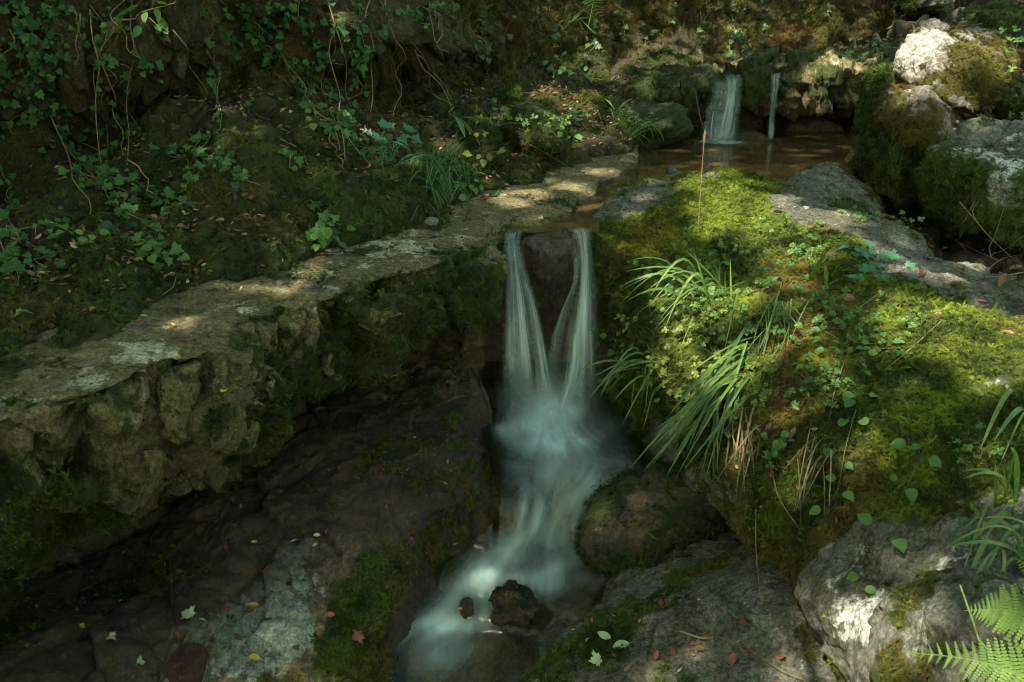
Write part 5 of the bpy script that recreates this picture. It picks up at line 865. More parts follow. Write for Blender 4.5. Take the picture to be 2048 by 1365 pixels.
def grass(root_px, tips, label, w=.0035, mat='grass', spread=45, group=None, name='grass_tuft', cat='grass', tocb=.06):
    h = hit(*root_px)
    if h is None: return
    e = empty(name, h[0].tolist(), label=label, cat=cat, group=group); d = (h[0]-CAMV)@FW
    for tx, ty, up in list(tips)+([(a_+rng.normal()*22, b_+rng.normal()*16, c_*rng.uniform(.6, 1.5)) for a_, b_, c_ in tips] if len(tips) > 3 and name == 'grass_tuft' and w < .007 else []):
        r = h[0]+rng.normal(size=3)*np.array([spread/2000*d/2]*3); dd = ray(tx, ty); tp = CAMV+dd*d*(1-rng.uniform(.0, .05))
        P = arc(r, tp, up, rng.uniform(.2, 1)*tocb)-h[0]; obj_me('blade', blade_me(P+h[0], w*rng.choice([.45, .6, .8, 1.1]), M[mat]), e).location = (-h[0]).tolist()
    return e
def sprayt(cx, cy, n, rx, ry, up=.05): return [(cx+rng.normal()*rx, cy+rng.normal()*ry, up*rng.uniform(.5, 1.4)) for _ in range(n)]
grass((1415, 600), [(1240, 575, .16), (1238, 610, .18), (1262, 640, .14), (1300, 630, .12), (1248, 545, .12), (1310, 660, .1), (1345, 540, .06), (1440, 530, .06), (1360, 700, .06), (1285, 590, .15), (1420, 690, .05)], 'long arching bright green grass blades reaching left from the top of the big boulder', w=.0045, tocb=.03)
grass((1430, 620), [(1370, 500, .02), (1395, 520, .03), (1350, 560, .03), (1450, 540, .02), (1470, 700, .08), (1500, 560, .03)], 'short upright grass at the root of the long arching blades', w=.0045)
grass((1300, 735), [(1178, 800, .08), (1200, 790, .1), (1190, 770, .07), (1230, 800, .06), (1262, 820, .05), (1245, 850, .05), (1290, 830, .04), (1215, 740, .05), (1180, 760, .05)], 'drooping grass blades reaching left over the dark water under the yellow herbs', w=.0035)
grass((1480, 740), [(1330, 880, .05), (1345, 920, .05), (1300, 900, .06), (1400, 930, .04), (1420, 880, .03), (1360, 850, .05), (1310, 860, .06), (1435, 940, .03), (1410, 960, .03), (1380, 900, .04), (1450, 930, .02), (1290, 940, .06), (1340, 830, .06), (1325, 905, .07), (1352, 870, .08), (1372, 935, .05), (1315, 880, .08), (1395, 880, .05), (1412, 915, .04), (1335, 950, .05), (1365, 830, .07), (1430, 905, .03)], 'long blue green grass hanging down the front of the big boulder', w=.0055)
grass((1500, 700), [(1400, 830, .04), (1450, 850, .03), (1480, 860, .02), (1380, 800, .05), (1520, 820, .02), (1360, 760, .05), (1430, 790, .03), (1540, 800, .02)], 'dense grass tuft on the front of the big boulder above the hanging blades', w=.005)
grass((1560, 620), sprayt(1530, 720, 12, 40, 30, .05), 'loose grass tuft on the moss left of the brown curled leaves', w=.003)
grass((1500, 850), sprayt(1480, 960, 9, 30, 40, .03), 'thin dangling grass at the lower front of the big boulder', w=.0025, mat='dry')
grass((1660, 560), [(1655, 500, .01), (1690, 520, .02), (1650, 530, 0.02), (1680, 560, .02)], 'short broad bright blades standing on the moss of the boulder top', w=.007)
grass((1650, 900), sprayt(1600, 960, 8, 50, 40, .05), 'thin pale dry grass stems on the right boulder face', w=.0018, mat='dry')
grass((870, 375), sprayt(850, 335, 38, 42, 28, .10)+sprayt(870, 390, 26, 45, 15, .10), 'fine leaved grass tuft on the bank above the ledge', w=.0026, mat='grass_dark', spread=45)
grass((780, 330), sprayt(765, 320, 14, 25, 35, .08), 'slim grass tuft on the bank left of the fine leaved tuft', w=.003, mat='grass_dark', spread=30)
grass((925, 370), sprayt(930, 330, 10, 25, 20, .06), 'small grass tuft at the back of the ledge right of the fine leaved tuft', w=.003, mat='grass_dark', spread=20)
grass((1270, 285), sprayt(1262, 268, 18, 25, 14, .07), 'bright grass tuft at the corner of the ledge by the upper pool', w=.004)
grass((1240, 255), sprayt(1235, 232, 12, 18, 12, .05), 'small leafy grass tuft above the ledge corner', w=.004)
grass((935, 260), [(925, 240, .04), (945, 236, .04), (952, 250, .05), (915, 262, .05), (930, 275, .03)], 'broad tongue shaped fern leaves at the foot of the cliff', w=.014, name='tongue_fern', cat='fern')
grass((1150, 25), sprayt(1140, 60, 8, 22, 15, .02), 'thin grass tuft hanging from the far cliff', w=.005)
for q, tp, lb in (((2010, 1010), [(1940, 1090, .08), (1925, 1180, .1), (1990, 930, .03), (1930, 960, .08), (2030, 900, .05)], 'dark green grass arching over the white patched rock at the right edge'), ((2045, 1120), [(1925, 1210, .12), (1940, 1260, .12), (1890, 1100, .1), (1960, 1040, .08), (2000, 1250, .08)], 'broad dark blades at the right edge above the fern'), ((2060, 830), [(1990, 880, .05), (1960, 900, .06), (2000, 930, .05)], 'few thin blades at the right edge on the moss')):
    grass(q, tp, lb, w=.0055, tocb=.12)
def herb(pix, leaves, leafset, size, label, sr=.0012, mat='stem', group=None, name='herb', cat='herb', lift=.03, up=.05, cluster=False):
    P, Nn = spath(pix, lift, 1, 10)
    if P is None: return
    root = P[0]; e = empty(name, root.tolist(), label=label, cat=cat, group=group); paths = [P-root]; rad = [np.linspace(sr, sr*.6, len(P))]
    d = (root-CAMV)@FW
    for q in leaves:
        x, y = q[0], q[1]; sz = size*(q[2] if len(q) > 2 else rng.uniform(.7, 1.2)); h = hit(x, y, lift+rng.uniform(0, up))
        if h is None: continue
        p, nn = h
        if abs((p-CAMV)@FW-d) > .5: p = CAMV+ray(x, y)*d
        a = P[np.argmin(np.linalg.norm(P-p, axis=1))]; toc = CAMV-p; toc /= np.linalg.norm(toc); hd = p-a+rng.normal(size=3)*.01+np.array([0, 0, -.01])
        paths.append([a-root, (a+p)/2-root+W(0, 0, .008), p-root]); rad.append(np.array([sr*.6, sr*.5, sr*.4]))
        nrm = nn*.4+toc*.45+np.array([0, 0, .6])+rng.normal(size=3)*.25
        put_leaf('leaf', LM[leafset][rng.integers(3)], p, nrm, hd, sz, e)
        if cluster:
            for k in (-1, 1): put_leaf('leaf', LM[leafset][rng.integers(3)], p, nrm+rng.normal(size=3)*.2, hd+np.cross(nrm, hd)*k*1.1, sz*.75, e)
    tv, tf = tubes(paths[:1], rad[:1], 5); tb = tubes(paths[1:], rad[1:], 4) if len(paths) > 1 else None
    if tb: tf = np.concatenate([tf, tb[1]+len(tv)]); tv = np.concatenate([tv, tb[0]])
    obj_me('stem', mesh_np('stem', tv, tf, M[mat]), e); return e
def cloud(cx, cy, rx, ry, n): return [(cx+rng.normal()*rx*.6, cy+rng.normal()*ry*.6) for _ in range(n)]
herb([(1870, 830), (1850, 900), (1800, 1000), (1760, 1100), (1712, 1180)], [(1860, 915, 1.1), (1812, 888, 1.2), (1838, 890, .8), (1790, 962, .7), (1822, 976, 1.1), (1742, 1048, 1.2), (1795, 1077, 1.3), (1716, 1152, .9), (1730, 1180, .9)], 'tooth', .035, 'long trailing nettle like stem with paired toothed leaves down the right boulder')
herb([(1712, 820), (1690, 900), (1675, 980), (1650, 1020)], [(1665, 914, 1.2), (1692, 926, .9), (1672, 958, 1), (1690, 983, 1.2), (1642, 1018, 1.2)], 'tooth', .032, 'shorter trailing stem of pale toothed leaves left of the longest one')
herb([(1260, 700), (1220, 690), (1180, 710)], [(1212, 672, 1), (1235, 668, .8), (1200, 690, 1.2), (1225, 700, 1.1), (1180, 712, 1), (1165, 716, .8), (1190, 660, .8), (1250, 690, .8), (1238, 715, 1)], 'tooth', .030, 'small leafy twig reaching left over the falls from the boulder')
herb([(1300, 700), (1270, 655), (1240, 650)], cloud(1265, 660, 40, 25, 12), 'tooth_yellow', .022, 'yellowish sprig left of the long arching grass')
for i, (cx, cy, rx, ry, n, st, sz, lb) in enumerate([
  (1385, 520, 55, 40, 20, 'round', .020, 'cushion of small round leaved clover like herb below the dry stalk'), (1350, 580, 45, 40, 18, 'round', .018, 'patch of round leaved herb behind the arching grass'), (1440, 560, 45, 45, 18, 'round', .020, 'patch of round leaved herb right of the arching grass'), (1300, 540, 30, 25, 8, 'tooth', .022, 'loose toothed leaves at the top left of the boulder front'),
  (1440, 500, 40, 20, 12, 'round', .016, 'low clover like patch on the bright moss'), (1480, 640, 50, 40, 14, 'herb', .026, 'lobed leaved herb in the middle of the boulder front'), (1380, 650, 45, 35, 16, 'herb_yellow', .020, 'yellow green lobed herb under the arching grass'), (1430, 730, 50, 45, 18, 'herb_yellow', .020, 'yellow lobed herb among the hanging grass'), (1390, 790, 45, 40, 16, 'herb_yellow', .019, 'yellow lobed herb low on the boulder front'), (1450, 830, 40, 30, 14, 'herb_yellow', .019, 'yellow flecked herb at the lower end of the hanging grass'),
  (1330, 740, 45, 35, 14, 'herb_yellow', .018, 'yellow leafy sprays over the drooping grass'), (1560, 560, 50, 30, 12, 'herb', .024, 'lobed herb on the moss left of the upright blades'), (1620, 500, 50, 25, 14, 'herb', .024, 'lobed herb near the top of the boulder'), (1580, 450, 60, 20, 10, 'herb', .020, 'small herbs along the moss just under the ridge'), (1720, 510, 35, 22, 8, 'big', .035, 'clump of large cool green lobed leaves near the boulder ridge'), (1760, 540, 40, 15, 8, 'big', .026, 'smaller cool green leaves right of the large lobed clump'),
  (1640, 600, 50, 30, 12, 'herb', .024, 'lobed herb around the brown curled leaves'), (1590, 640, 40, 30, 12, 'round', .018, 'round leaved patch on the shaded moss'), (1700, 640, 60, 35, 14, 'herb', .024, 'leafy herb right of the centre of the big boulder'), (1680, 700, 55, 35, 14, 'tooth', .024, 'toothed leaves in the middle of the big boulder face'), (1650, 740, 40, 30, 10, 'herb', .022, 'lobed herb above the dry brown leaves'), (1760, 680, 45, 30, 10, 'herb', .020, 'fine herb below the ridge on the right'), (1610, 780, 50, 30, 10, 'herb', .020, 'fine lobed leaves above the red leaves on the boulder face'),
  (1710, 790, 20, 12, 3, 'tooth', .036, 'pair of broad toothed leaves on the shaded face'), (1700, 840, 15, 10, 2, 'round', .030, 'single round leaf on a thin stalk on the shaded face'), (1555, 890, 25, 15, 6, 'round', .022, 'small round leaves at the lower edge of the boulder moss'), (1530, 920, 25, 12, 4, 'herb', .022, 'small seedling above the black seep'), (1840, 640, 30, 20, 6, 'herb', .018, 'tiny herb on the sunlit moss at right'), (1540, 760, 40, 25, 8, 'herb_yellow', .018, 'yellow sprays right of the hanging grass'), (1500, 800, 40, 25, 9, 'herb_yellow', .020, 'yellow lobed leaves right of the low yellow herb'),
  (1960, 900, 60, 30, 10, 'herb', .016, 'tiny leaved herb above the white patched rock at right'), (1950, 1040, 40, 30, 8, 'herb', .016, 'delicate airy herb in front of the white patched rock'), (1730, 430, 40, 15, 8, 'herb', .022, 'small herbs between the ridge and the small grey boulder'), (1800, 440, 40, 12, 8, 'herb', .024, 'small herbs at the foot of the grey boulder pile'), (1700, 325, 15, 12, 8, 'herb', .024, 'small bright herb between pool and mossy column'),
  (1780, 90, 40, 12, 14, 'herb', .04, 'bright leafy plants behind the pale topmost boulder'), (1720, 105, 30, 8, 8, 'herb', .035, 'leafy plants on the upper ledge left of the pale boulder'), (2030, 90, 25, 25, 10, 'herb', .04, 'leaves in the top right corner beside the pale boulder'), (2040, 220, 15, 25, 6, 'herb', .03, 'few leaves at the right edge between two boulders'),
  (1115, 122, 22, 10, 6, 'oval', .07, 'broad leaved plant at the foot of the far cliff'), (1150, 145, 25, 12, 8, 'oval', .05, 'leafy plant on the leaf strewn slope'), (1140, 255, 25, 25, 9, 'tooth', .045, 'leafy plant on the mossy hump above the ledge'), (1080, 240, 60, 20, 14, 'herb', .035, 'row of small leaves along the mossy hump'), (1000, 240, 40, 20, 10, 'herb', .035, 'small leaves left on the mossy hump'), (965, 310, 25, 15, 8, 'tooth_yellow', .035, 'pale yellow green leaved sprig at the back of the ledge'), (940, 380, 25, 25, 9, 'tooth', .035, 'leafy plant drooping onto the ledge'), (790, 270, 40, 12, 6, 'big', .05, 'plant with broad three lobed leaves on the bank'), (1245, 225, 18, 12, 7, 'herb', .05, 'small bright plant above the ledge corner'), (1300, 235, 18, 6, 5, 'herb', .03, 'tiny leaves on top of the mossy shelf'), (655, 465, 25, 22, 10, 'tooth', .045, 'leafy sprig hanging onto the ledge at the foot of the moss slope'),
  (630, 225, 20, 12, 5, 'tooth_yellow', .035, 'bright yellow green leaves in the leaf litter'), (300, 15, 30, 18, 8, 'oval', .06, 'broad leaved branch at the top left edge'), (850, 25, 45, 10, 14, 'herb', .05, 'small leafy branch at the top of the cliff'), (310, 500, 25, 12, 6, 'tooth', .04, 'leaves at the edge of the litter left of the ledge'), (180, 470, 40, 15, 8, 'tooth', .035, 'small leafy plants in the litter on the left bank')]):
    herb([(cx, cy+ry*.6), (cx+4, cy), (cx-3, cy-ry*.5)], cloud(cx, cy, rx*1.15, ry*1.15, int(n*1.4)), st, sz*1.02, lb, cluster=st in ('herb', 'herb_yellow', 'round') and sz < .03)

# fern fronds
def frond(P, w, n, label, mat, name='fern_frond', pinn=9, curlw=.2):
    """P path from base to tip; n pairs of pinnae, each its own part"""
    P = np.asarray(P, float); e = empty(name, P[0].tolist(), label=label, cat='fern')
    tv, tf = tubes([P-P[0]], [np.linspace(.0022, .0006, len(P))], 5); obj_me('stem', mesh_np('stem', tv, tf, M['stem']), e)
    V, F = [], []                      # one pinna, pointing +Y, with its own leaflets
    for k in range(pinn):
        f = k/pinn; y = f; hw = .13*(1-f)**.7+.015; 
        for sg in (-1, 1): o = len(V); V += [(0, y, 0), (sg*hw*.55, y-.01, .02), (sg*hw, y+.06, .012), (sg*hw*.5, y+.088, .015), (0, y+.085, 0)]; F.append([o, o+1, o+2, o+3, o+4] if sg > 0 else [o+4, o+3, o+2, o+1, o])
    me = bpy.data.meshes.new('pinna'); me.from_pydata(V, [], F); me.materials.append(mat)
    T = np.gradient(P, axis=0); T /= np.linalg.norm(T, axis=1, keepdims=True)
    for i in range(n):
        f = .08+.9*i/n; j = f*(len(P)-1); a = int(min(j, len(P)-2)); p = P[a]+(P[a+1]-P[a])*(j-a); t = T[a]; toc = CAMV-p; toc /= np.linalg.norm(toc)
        nn = toc*.6+np.array([0, 0, .8]); sd = np.cross(t, nn); sd /= np.linalg.norm(sd); L = w*min(1, (1-f)*1.5+.05)*min(1, f*4+.35)
        for sg in (-1, 1): put_leaf('pinna', me, p, nn+rng.normal(size=3)*.12, sd*sg+t*.35+np.array([0, 0, -.15]), L*rng.uniform(.9, 1.08), e)
    return e
M['fern'] = leaf_mat('fern leaf', (0.055, 0.11, 0.018), (0.10, 0.16, 0.025), 0.35, 0.5, 0.3)
def fpath(pts, k=16): C = np.array([Yp(*q) for q in pts]); return cr(C, np.linspace(0, len(pts)-1, k))
frond(fpath([(2330, 1480, 1.05), (2180, 1400, 1.08), (2048, 1352, 1.12), (1930, 1318, 1.16), (1800, 1304, 1.2)]), .070, 26, 'nearest fern frond, lit and slightly blurred at the bottom right edge', M['fern'])
frond(fpath([(2300, 1330, 1.25), (2180, 1270, 1.3), (2060, 1232, 1.34), (1990, 1220, 1.37), (1930, 1222, 1.4)]), .080, 24, 'pale green fern frond at the right edge above the nearest one', M['fern'])
frond(fpath([(2250, 1250, 1.2), (2150, 1180, 1.3), (2080, 1140, 1.36), (2030, 1118, 1.4)]), .05, 16, 'tip of a small fern frond at the right edge', M['fern'])
frond(fpath([(2250, 1420, 1.2), (2140, 1330, 1.28), (2060, 1290, 1.33), (2020, 1262, 1.38)]), .05, 14, 'fern frond tip between the two larger fronds', M['fern'])
frond(fpath([(1165, -60, 6.3), (1178, -20, 6.2), (1192, 15, 6.1), (1212, 55, 6.05)], 12), .09, 16, 'small fern frond hanging down the far cliff at the top edge', M['fern'])

# stalks, sticks and twigs
def stick(name, P, r, label, mat='dry', cat='twig', group=None, forks=(), head=False, extra=None):
    P = np.asarray(P, float); e0 = P[0]; paths = [P-e0]; rad = [np.linspace(r, r*.55, len(P))]
    for f in forks: f = np.asarray(f, float); paths.append(f-e0); rad.append(np.linspace(r*.6, r*.25, len(f)))
    tv, tf = tubes(paths, rad, 6)
    if not head: o = obj_me(name, mesh_np(name, tv, tf, M[mat]), None, e0.tolist(), label=label, cat=cat, group=group); return o
    e = empty(name, e0.tolist(), label=label, cat=cat); obj_me('stem', mesh_np('stem', tv, tf, M[mat]), e)
    tp = P[-1]-e0; hv, hf = tubes([[tp+W(0, 0, -.03)+W(.004, 0, .0)*s*0+W(0, 0, .06*s) for s in np.linspace(0, 1, 8)]], [np.array([.001, .004, .0052, .0055, .0055, .005, .0035, .001])], 8)
    hv = hv+rng.normal(size=hv.shape)*.0007; obj_me('seed_head', mesh_np('seed_head', hv, hf, M['brown'], smooth=False), e); return e
stick('dry_stalk', fpath([(1396, 475, 3.95), (1398, 430, 3.97), (1402, 370, 4.0), (1406, 310, 4.03), (1409, 275, 4.05)], 12), .0019, 'tall dry stalk with a brown seed head standing before the upper pool', head=True, cat='stalk')
stick('curved_stick', fpath([(1392, 192, 6.05), (1400, 235, 6.0), (1412, 268, 5.98), (1428, 282, 5.95), (1442, 290, 5.9)], 12), .0045, 'curved thin stick leaning in the upper pool beside the left small waterfall', mat='wetwood', cat='stick')
def sp(pix, lift=.02, n=14): P, _ = spath(pix, lift, 1, n); return P
for pix, fk, r, lb in (([(1835, 440), (1900, 475), (1970, 510), (2048, 540), (2150, 560)], [[(1900, 475), (1930, 440), (1950, 400)], [(1970, 510), (1990, 470), (2010, 410)], [(1970, 510), (2010, 500), (2048, 470)]], .004, 'bare dead branch with forks lying below the grey boulder at the right edge'),
    ([(1920, 405), (1950, 440), (1985, 480), (2040, 530)], [[(1950, 440), (1945, 420), (1958, 402)]], .0028, 'thin bare grey twig propped against the mossy foot of the grey boulder'),
    ([(1895, 530), (1960, 555), (2048, 545), (2100, 530)], [[(1960, 555), (2000, 520), (2040, 510)]], .0028, 'thin forked twig lying across the pale rock at the right edge'),
    ([(770, 510), (790, 520), (805, 526)], [[(785, 519), (800, 512), (812, 510)]], .003, 'pale forked twig lying on the ledge near the waterfall'),
    ([(338, 1120), (342, 1160), (344, 1200), (352, 1248)], [], .008, 'dark wet stick lying upright on the wet slab at lower left'),
    ([(325, 590), (345, 575), (352, 555)], [], .002, 'thin curved twig between the moss mound and the ledge'), ([(1700, 630), (1740, 600), (1770, 580)], [], .0018, 'fine dark stem leaning over the moss right of the herbs'), ([(1770, 740), (1830, 690), (1890, 635)], [], .0020, 'dark thin stem rising over the sunlit moss at right'),
    ([(1680, 680), (1640, 660), (1600, 668)], [], .002, 'pale thin twig among the herbs of the big boulder'), ([(1440, 1275), (1500, 1300), (1560, 1340), (1620, 1365)], [], .0018, 'thin dark stalk lying on the leaf strewn slab'), ([(1360, 1262), (1400, 1276), (1425, 1276)], [], .004, 'short grey stick among the leaves of the lower right slab'),
    ([(1512, 1020), (1512, 1100), (1520, 1180), (1525, 1220)], [], .0022, 'dry brown root hanging where the boulder meets the slab'), ([(560, 278), (600, 300), (615, 330)], [], .002, 'pale bare twig on the moss slope left'), ([(1060, 290), (1080, 300), (1130, 330)], [], .003, 'thin twig on the mossy hump by the ledge'), ([(780, 755), (830, 735), (870, 720)], [], .0015, 'hair thin root in the dark hollow below the ledge'), ([(1590, 740), (1640, 780), (1700, 815)], [], .0016, 'thin straw stem crossing the shaded moss face'), ([(1690, 720), (1670, 780), (1660, 830)], [], .0022, 'bent pale stalk below the toothed leaves'), ([(1545, 950), (1560, 1000), (1600, 1060)], [], .0018, 'thin grey stem lying on the boulder moss')):
    P = sp(pix)
    if P is None: continue
    fs = [q for q in (sp(f, .05, 6) for f in fk) if q is not None]; fs = [np.concatenate([P[[np.argmin(np.linalg.norm(P-q[0], axis=1))]], q[1:]]) for q in fs]
    stick('twig', P, r, lb, forks=fs, mat='wetwood' if 'wet' in lb else 'dry')
stick('grass_stalk', fpath([(2110, 1480, 1.05), (2048, 1360, 1.15), (1965, 1290, 1.3), (1945, 1240, 1.32), (1920, 1170, 1.35)], 12), .003, 'thick pale green stalk rising behind the fern', mat='stem', cat='stalk')

# ------------------------------------------------------------ fallen leaves that show singly
LAND = [('the two waterfalls', 1100, 700), ('the conical rock', 1025, 1200), ('the reddish stone', 365, 1350), ('the stream moss hump', 720, 1150), ('the pale pebble', 862, 446), ('the forked twig', 790, 518), ('the split ledge block', 320, 730), ('the leafy sprig', 655, 465), ('the wet stick', 345, 1200), ('the pale green leaves', 1230, 1300), ('the fern', 1950, 1300), ('its pale ridge', 1850, 520), ('the fine grass tuft', 860, 350), ('the ledge corner', 1240, 310), ('the bottom edge', 1480, 1365), ('the left edge', 0, 620), ('the toothed leaves', 1700, 950), ('the round herb cushion', 1400, 540)]
SHORT = 1
def where(px, py):
    k = min(LAND, key=lambda l: (l[1]-px)**2+(l[2]-py)**2); dx, dy = px-k[1], py-k[2]
    far = 'just ' if math.hypot(dx, dy) < 60 else ('well ' if math.hypot(dx, dy) > 170 else '')
    return far+(('right of ' if dx > 0 else 'left of ') if abs(dx) > abs(dy) else ('below ' if dy > 0 else 'above '))+k[0]
SURFN = lambda px, py: 'the long ledge' if (px < 1280 and py < 900 and py > 300 and px < 1000 and (py > 870-px*.42)) else ('the mossy bank' if px < 1250 and py < 760 else ('the lower left slab' if px < 1000 else ('the lower right slab' if py > 1040 and px < 1640 else 'the huge boulder')))
fl = [(35, 628, 'greenm', 46), (300, 638, 'greeno', 40), (95, 652, 'redo', 26), (110, 636, 'redo', 12), (143, 640, 'tano', 26), (162, 625, 'redo', 14), (68, 592, 'redo', 20), (140, 580, 'yellowo', 14), (165, 578, 'redo', 18), (350, 652, 'yellowo', 12), (283, 642, 'redo', 14), (355, 588, 'redo', 14), (375, 688, 'redo', 22), (485, 590, 'redo', 22), (512, 592, 'redo', 28), (525, 602, 'tano', 14), (480, 582, 'greeno', 12), (376, 560, 'tano', 14), (355, 636, 'redo', 12), (530, 533, 'redo', 12), (565, 518, 'greeno', 10), (395, 552, 'browno', 18), (405, 550, 'redo', 12), (300, 598, 'redo', 14), (322, 597, 'redo', 10), (650, 520, 'redo', 16), (440, 600, 'redo', 10), (688, 498, 'redo', 22), (710, 501, 'redo', 18), (872, 475, 'redo', 16), (972, 482, 'redo', 14), (845, 518, 'browno', 14), (812, 522, 'tano', 12), (1000, 448, 'browno', 10),
      (440, 782, 'yellowo', 18), (965, 396, 'redm', 26), (950, 424, 'redo', 14), (975, 418, 'redo', 14), (1053, 340, 'tano', 12), (1103, 340, 'redo', 12), (995, 390, 'greenm', 14), (1080, 335, 'tano', 12), (935, 438, 'redo', 12), (905, 430, 'redo', 10), (1000, 355, 'tano', 12), (890, 445, 'tano', 10), (1090, 368, 'browno', 12), (970, 402, 'browno', 12),
      (760, 938, 'redm', 20), (680, 940, 'redo', 14), (978, 910, 'browno', 18), (775, 1020, 'redo', 14), (820, 1075, 'redo', 14), (905, 1092, 'redo', 14), (650, 1065, 'redo', 14), (640, 1070, 'greeno', 16), (515, 1085, 'tano', 16), (455, 1105, 'redo', 20), (525, 1145, 'redo', 22), (507, 1146, 'redo', 16), (582, 1084, 'greeno', 18), (635, 1087, 'tano', 16), (518, 1212, 'yellowo', 28), (520, 1318, 'yellowo', 28), (490, 1332, 'tano', 12), (528, 1308, 'browno', 14), (670, 1228, 'redo', 24), (722, 1268, 'redm', 34), (380, 1232, 'greenm', 34), (275, 1330, 'greenm', 22), (218, 1272, 'tanm', 24), (160, 1250, 'yellowo', 20), (400, 1238, 'tano', 14), (360, 1278, 'redo', 20), (455, 1222, 'redo', 16), (440, 1215, 'redo', 10), (330, 1320, 'redo', 18), (700, 1155, 'redo', 12), (935, 1235, 'tano', 12), (925, 1218, 'tano', 14), (780, 1228, 'redo', 14), (670, 1010, 'tano', 12), (887, 965, 'tano', 18),
      (1085, 1310, 'greenm', 44), (1200, 1320, 'greenm', 34), (1258, 1286, 'greeno', 44), (1222, 1278, 'greeno', 34), (1190, 1232, 'redo', 22), (1225, 1236, 'redo', 20), (1165, 1250, 'browno', 18), (1325, 1196, 'redo', 24), (1318, 1188, 'yellowo', 16), (1325, 1215, 'redo', 24), (1300, 1262, 'browno', 20), (1345, 1294, 'redo', 26), (1310, 1322, 'redo', 26), (1380, 1290, 'redo', 18), (1410, 1298, 'browno', 26), (1465, 1333, 'redo', 32), (1485, 1290, 'redo', 30), (1558, 1318, 'redo', 26), (1500, 1312, 'browno', 26), (1445, 1228, 'redo', 24), (1480, 1243, 'browno', 30), (1382, 1150, 'redo', 18), (1362, 1156, 'tano', 14), (1402, 1150, 'redo', 12), (1355, 1290, 'browno', 20), (1180, 1275, 'tano', 16), (1390, 1310, 'redo', 16), (1250, 1345, 'browno', 28), (1230, 1312, 'redo', 12), (1215, 1345, 'redo', 12), (1140, 1320, 'redo', 10), (1430, 1352, 'redo', 14), (1355, 1345, 'tano', 16), (1280, 1238, 'redo', 10), (1340, 1235, 'redo', 14), (1555, 1365, 'redo', 14), (1290, 1270, 'redo', 12),
      (1985, 538, 'redo', 32), (1925, 548, 'redo', 34), (1975, 572, 'redo', 30), (2000, 576, 'browno', 34), (1930, 500, 'browno', 20), (1975, 620, 'redo', 10), (1865, 632, 'redo', 20), (2002, 665, 'browno', 26), (1608, 605, 'tanm', 32), (1845, 548, 'browno', 30), (1835, 555, 'redo', 26), (1828, 578, 'redo', 24), (1515, 515, 'redo', 24), (1545, 422, 'browno', 26), (1500, 372, 'redo', 14), (1620, 512, 'tano', 14), (1500, 590, 'browno', 22), (1710, 600, 'browno', 34), (1720, 615, 'browno', 30), (1740, 602, 'tano', 22), (1600, 830, 'redo', 34), (1640, 815, 'redo', 30), (1560, 775, 'browno', 24), (1630, 770, 'redm', 22), (1580, 880, 'browno', 30), (1535, 870, 'redo', 28), (1600, 900, 'browno', 24), (1545, 945, 'redm', 20), (1510, 965, 'tano', 24), (1598, 980, 'redo', 12), (1675, 1035, 'browno', 24), (1720, 745, 'tano', 16), (1660, 620, 'browno', 22), (1790, 610, 'browno', 20), (1975, 1045, 'yellowo', 16), (1990, 930, 'redo', 14), (1880, 590, 'redo', 16), (1900, 600, 'browno', 18), (1955, 600, 'redo', 20), (1520, 1000, 'redo', 14), (1500, 1080, 'redo', 12), (1560, 700, 'browno', 22), (1490, 690, 'redo', 20), (1440, 680, 'browno', 18)]
CN = dict(red='red', brown='brown curled', tan='tan', yellow='yellow', green='pale green')
for px, py, ty, sz in fl:
    h = hit(px, py, .012)
    if h is None: continue
    p, n = h; d = (p-CAMV)@FW; s = sz/FPX*d*(0.62 if ty[-1] == 'm' else .9); c = ty[:-1]; a = rng.uniform(0, 6.28)
    nn = n*.7+np.array([0, 0, .4])+rng.normal(size=3)*.28; hd = np.array([math.cos(a), math.sin(a)*.6, .1])
    wd = ('tiny ' if sz < 13 else '')+CN[c]+(' lobed' if ty[-1] == 'm' else '')
    put_leaf('fallen_leaf', LM[ty][rng.integers(3)], p, nn, hd, s, label=' '.join(uniq(wd+' leaf on '+SURFN(px, py)+' '+where(px, py).replace('well ', ''), px, py, LAND).split()), cat='fallen leaf', group='fallen leaves scattered on the rocks')
# litter nobody could count
def litter(key, n, cols_, sel, size=.028, name='leaf_litter'):
    r = ROCKS[key]; P, N, A = r['P'], r['N'], r['A']; px, py, d = proj(P); w = A*sel(P, N, r['a'])*(px > -200)*(px < 2250)*(py > -150)*(py < 1500)
    idx = rng.choice(len(P), n, p=w/w.sum()); V, F, o, mi = [], [], 0, []
    base = np.array([(0, -.5, 0), (.22, -.15, .1), (.24, .2, .12), (0, .55, 0), (-.24, .2, .12), (-.22, -.15, .1), (0, 0, -.02)]); bf = np.array([[0, 1, 6], [1, 2, 6], [2, 3, 6], [3, 4, 6], [4, 5, 6], [5, 0, 6]])
    s = size*rng.uniform(.5, 1.25, n); a = rng.uniform(0, 6.28, n); z = N[idx]*.7+rng.normal(size=(n, 3))*.35+[0, 0, .4]; z /= np.linalg.norm(z, axis=1, keepdims=True)
    y = np.stack([np.cos(a), np.sin(a), 0*a], -1); y -= z*(y*z).sum(1, keepdims=True); y /= np.linalg.norm(y, axis=1, keepdims=True); x = np.cross(y, z)
    fl_ = rng.uniform(-1.6, 2.2, n)
    VV = P[idx][:, None]+N[idx][:, None]*.012+s[:, None, None]*(x[:, None]*base[None, :, :1]+y[:, None]*base[None, :, 1:2]+z[:, None]*base[None, :, 2:3]*fl_[:, None, None])
    FF = (bf[None]+np.arange(n)[:, None, None]*7).reshape(-1, 3); tint = np.repeat(rng.random(n), 7)
    return obj_me(name, mesh_np(name, VV.reshape(-1, 3), FF, cols_, smooth=False, attrs={'tint': tint}), None, kind='stuff', label='brown leaf litter')
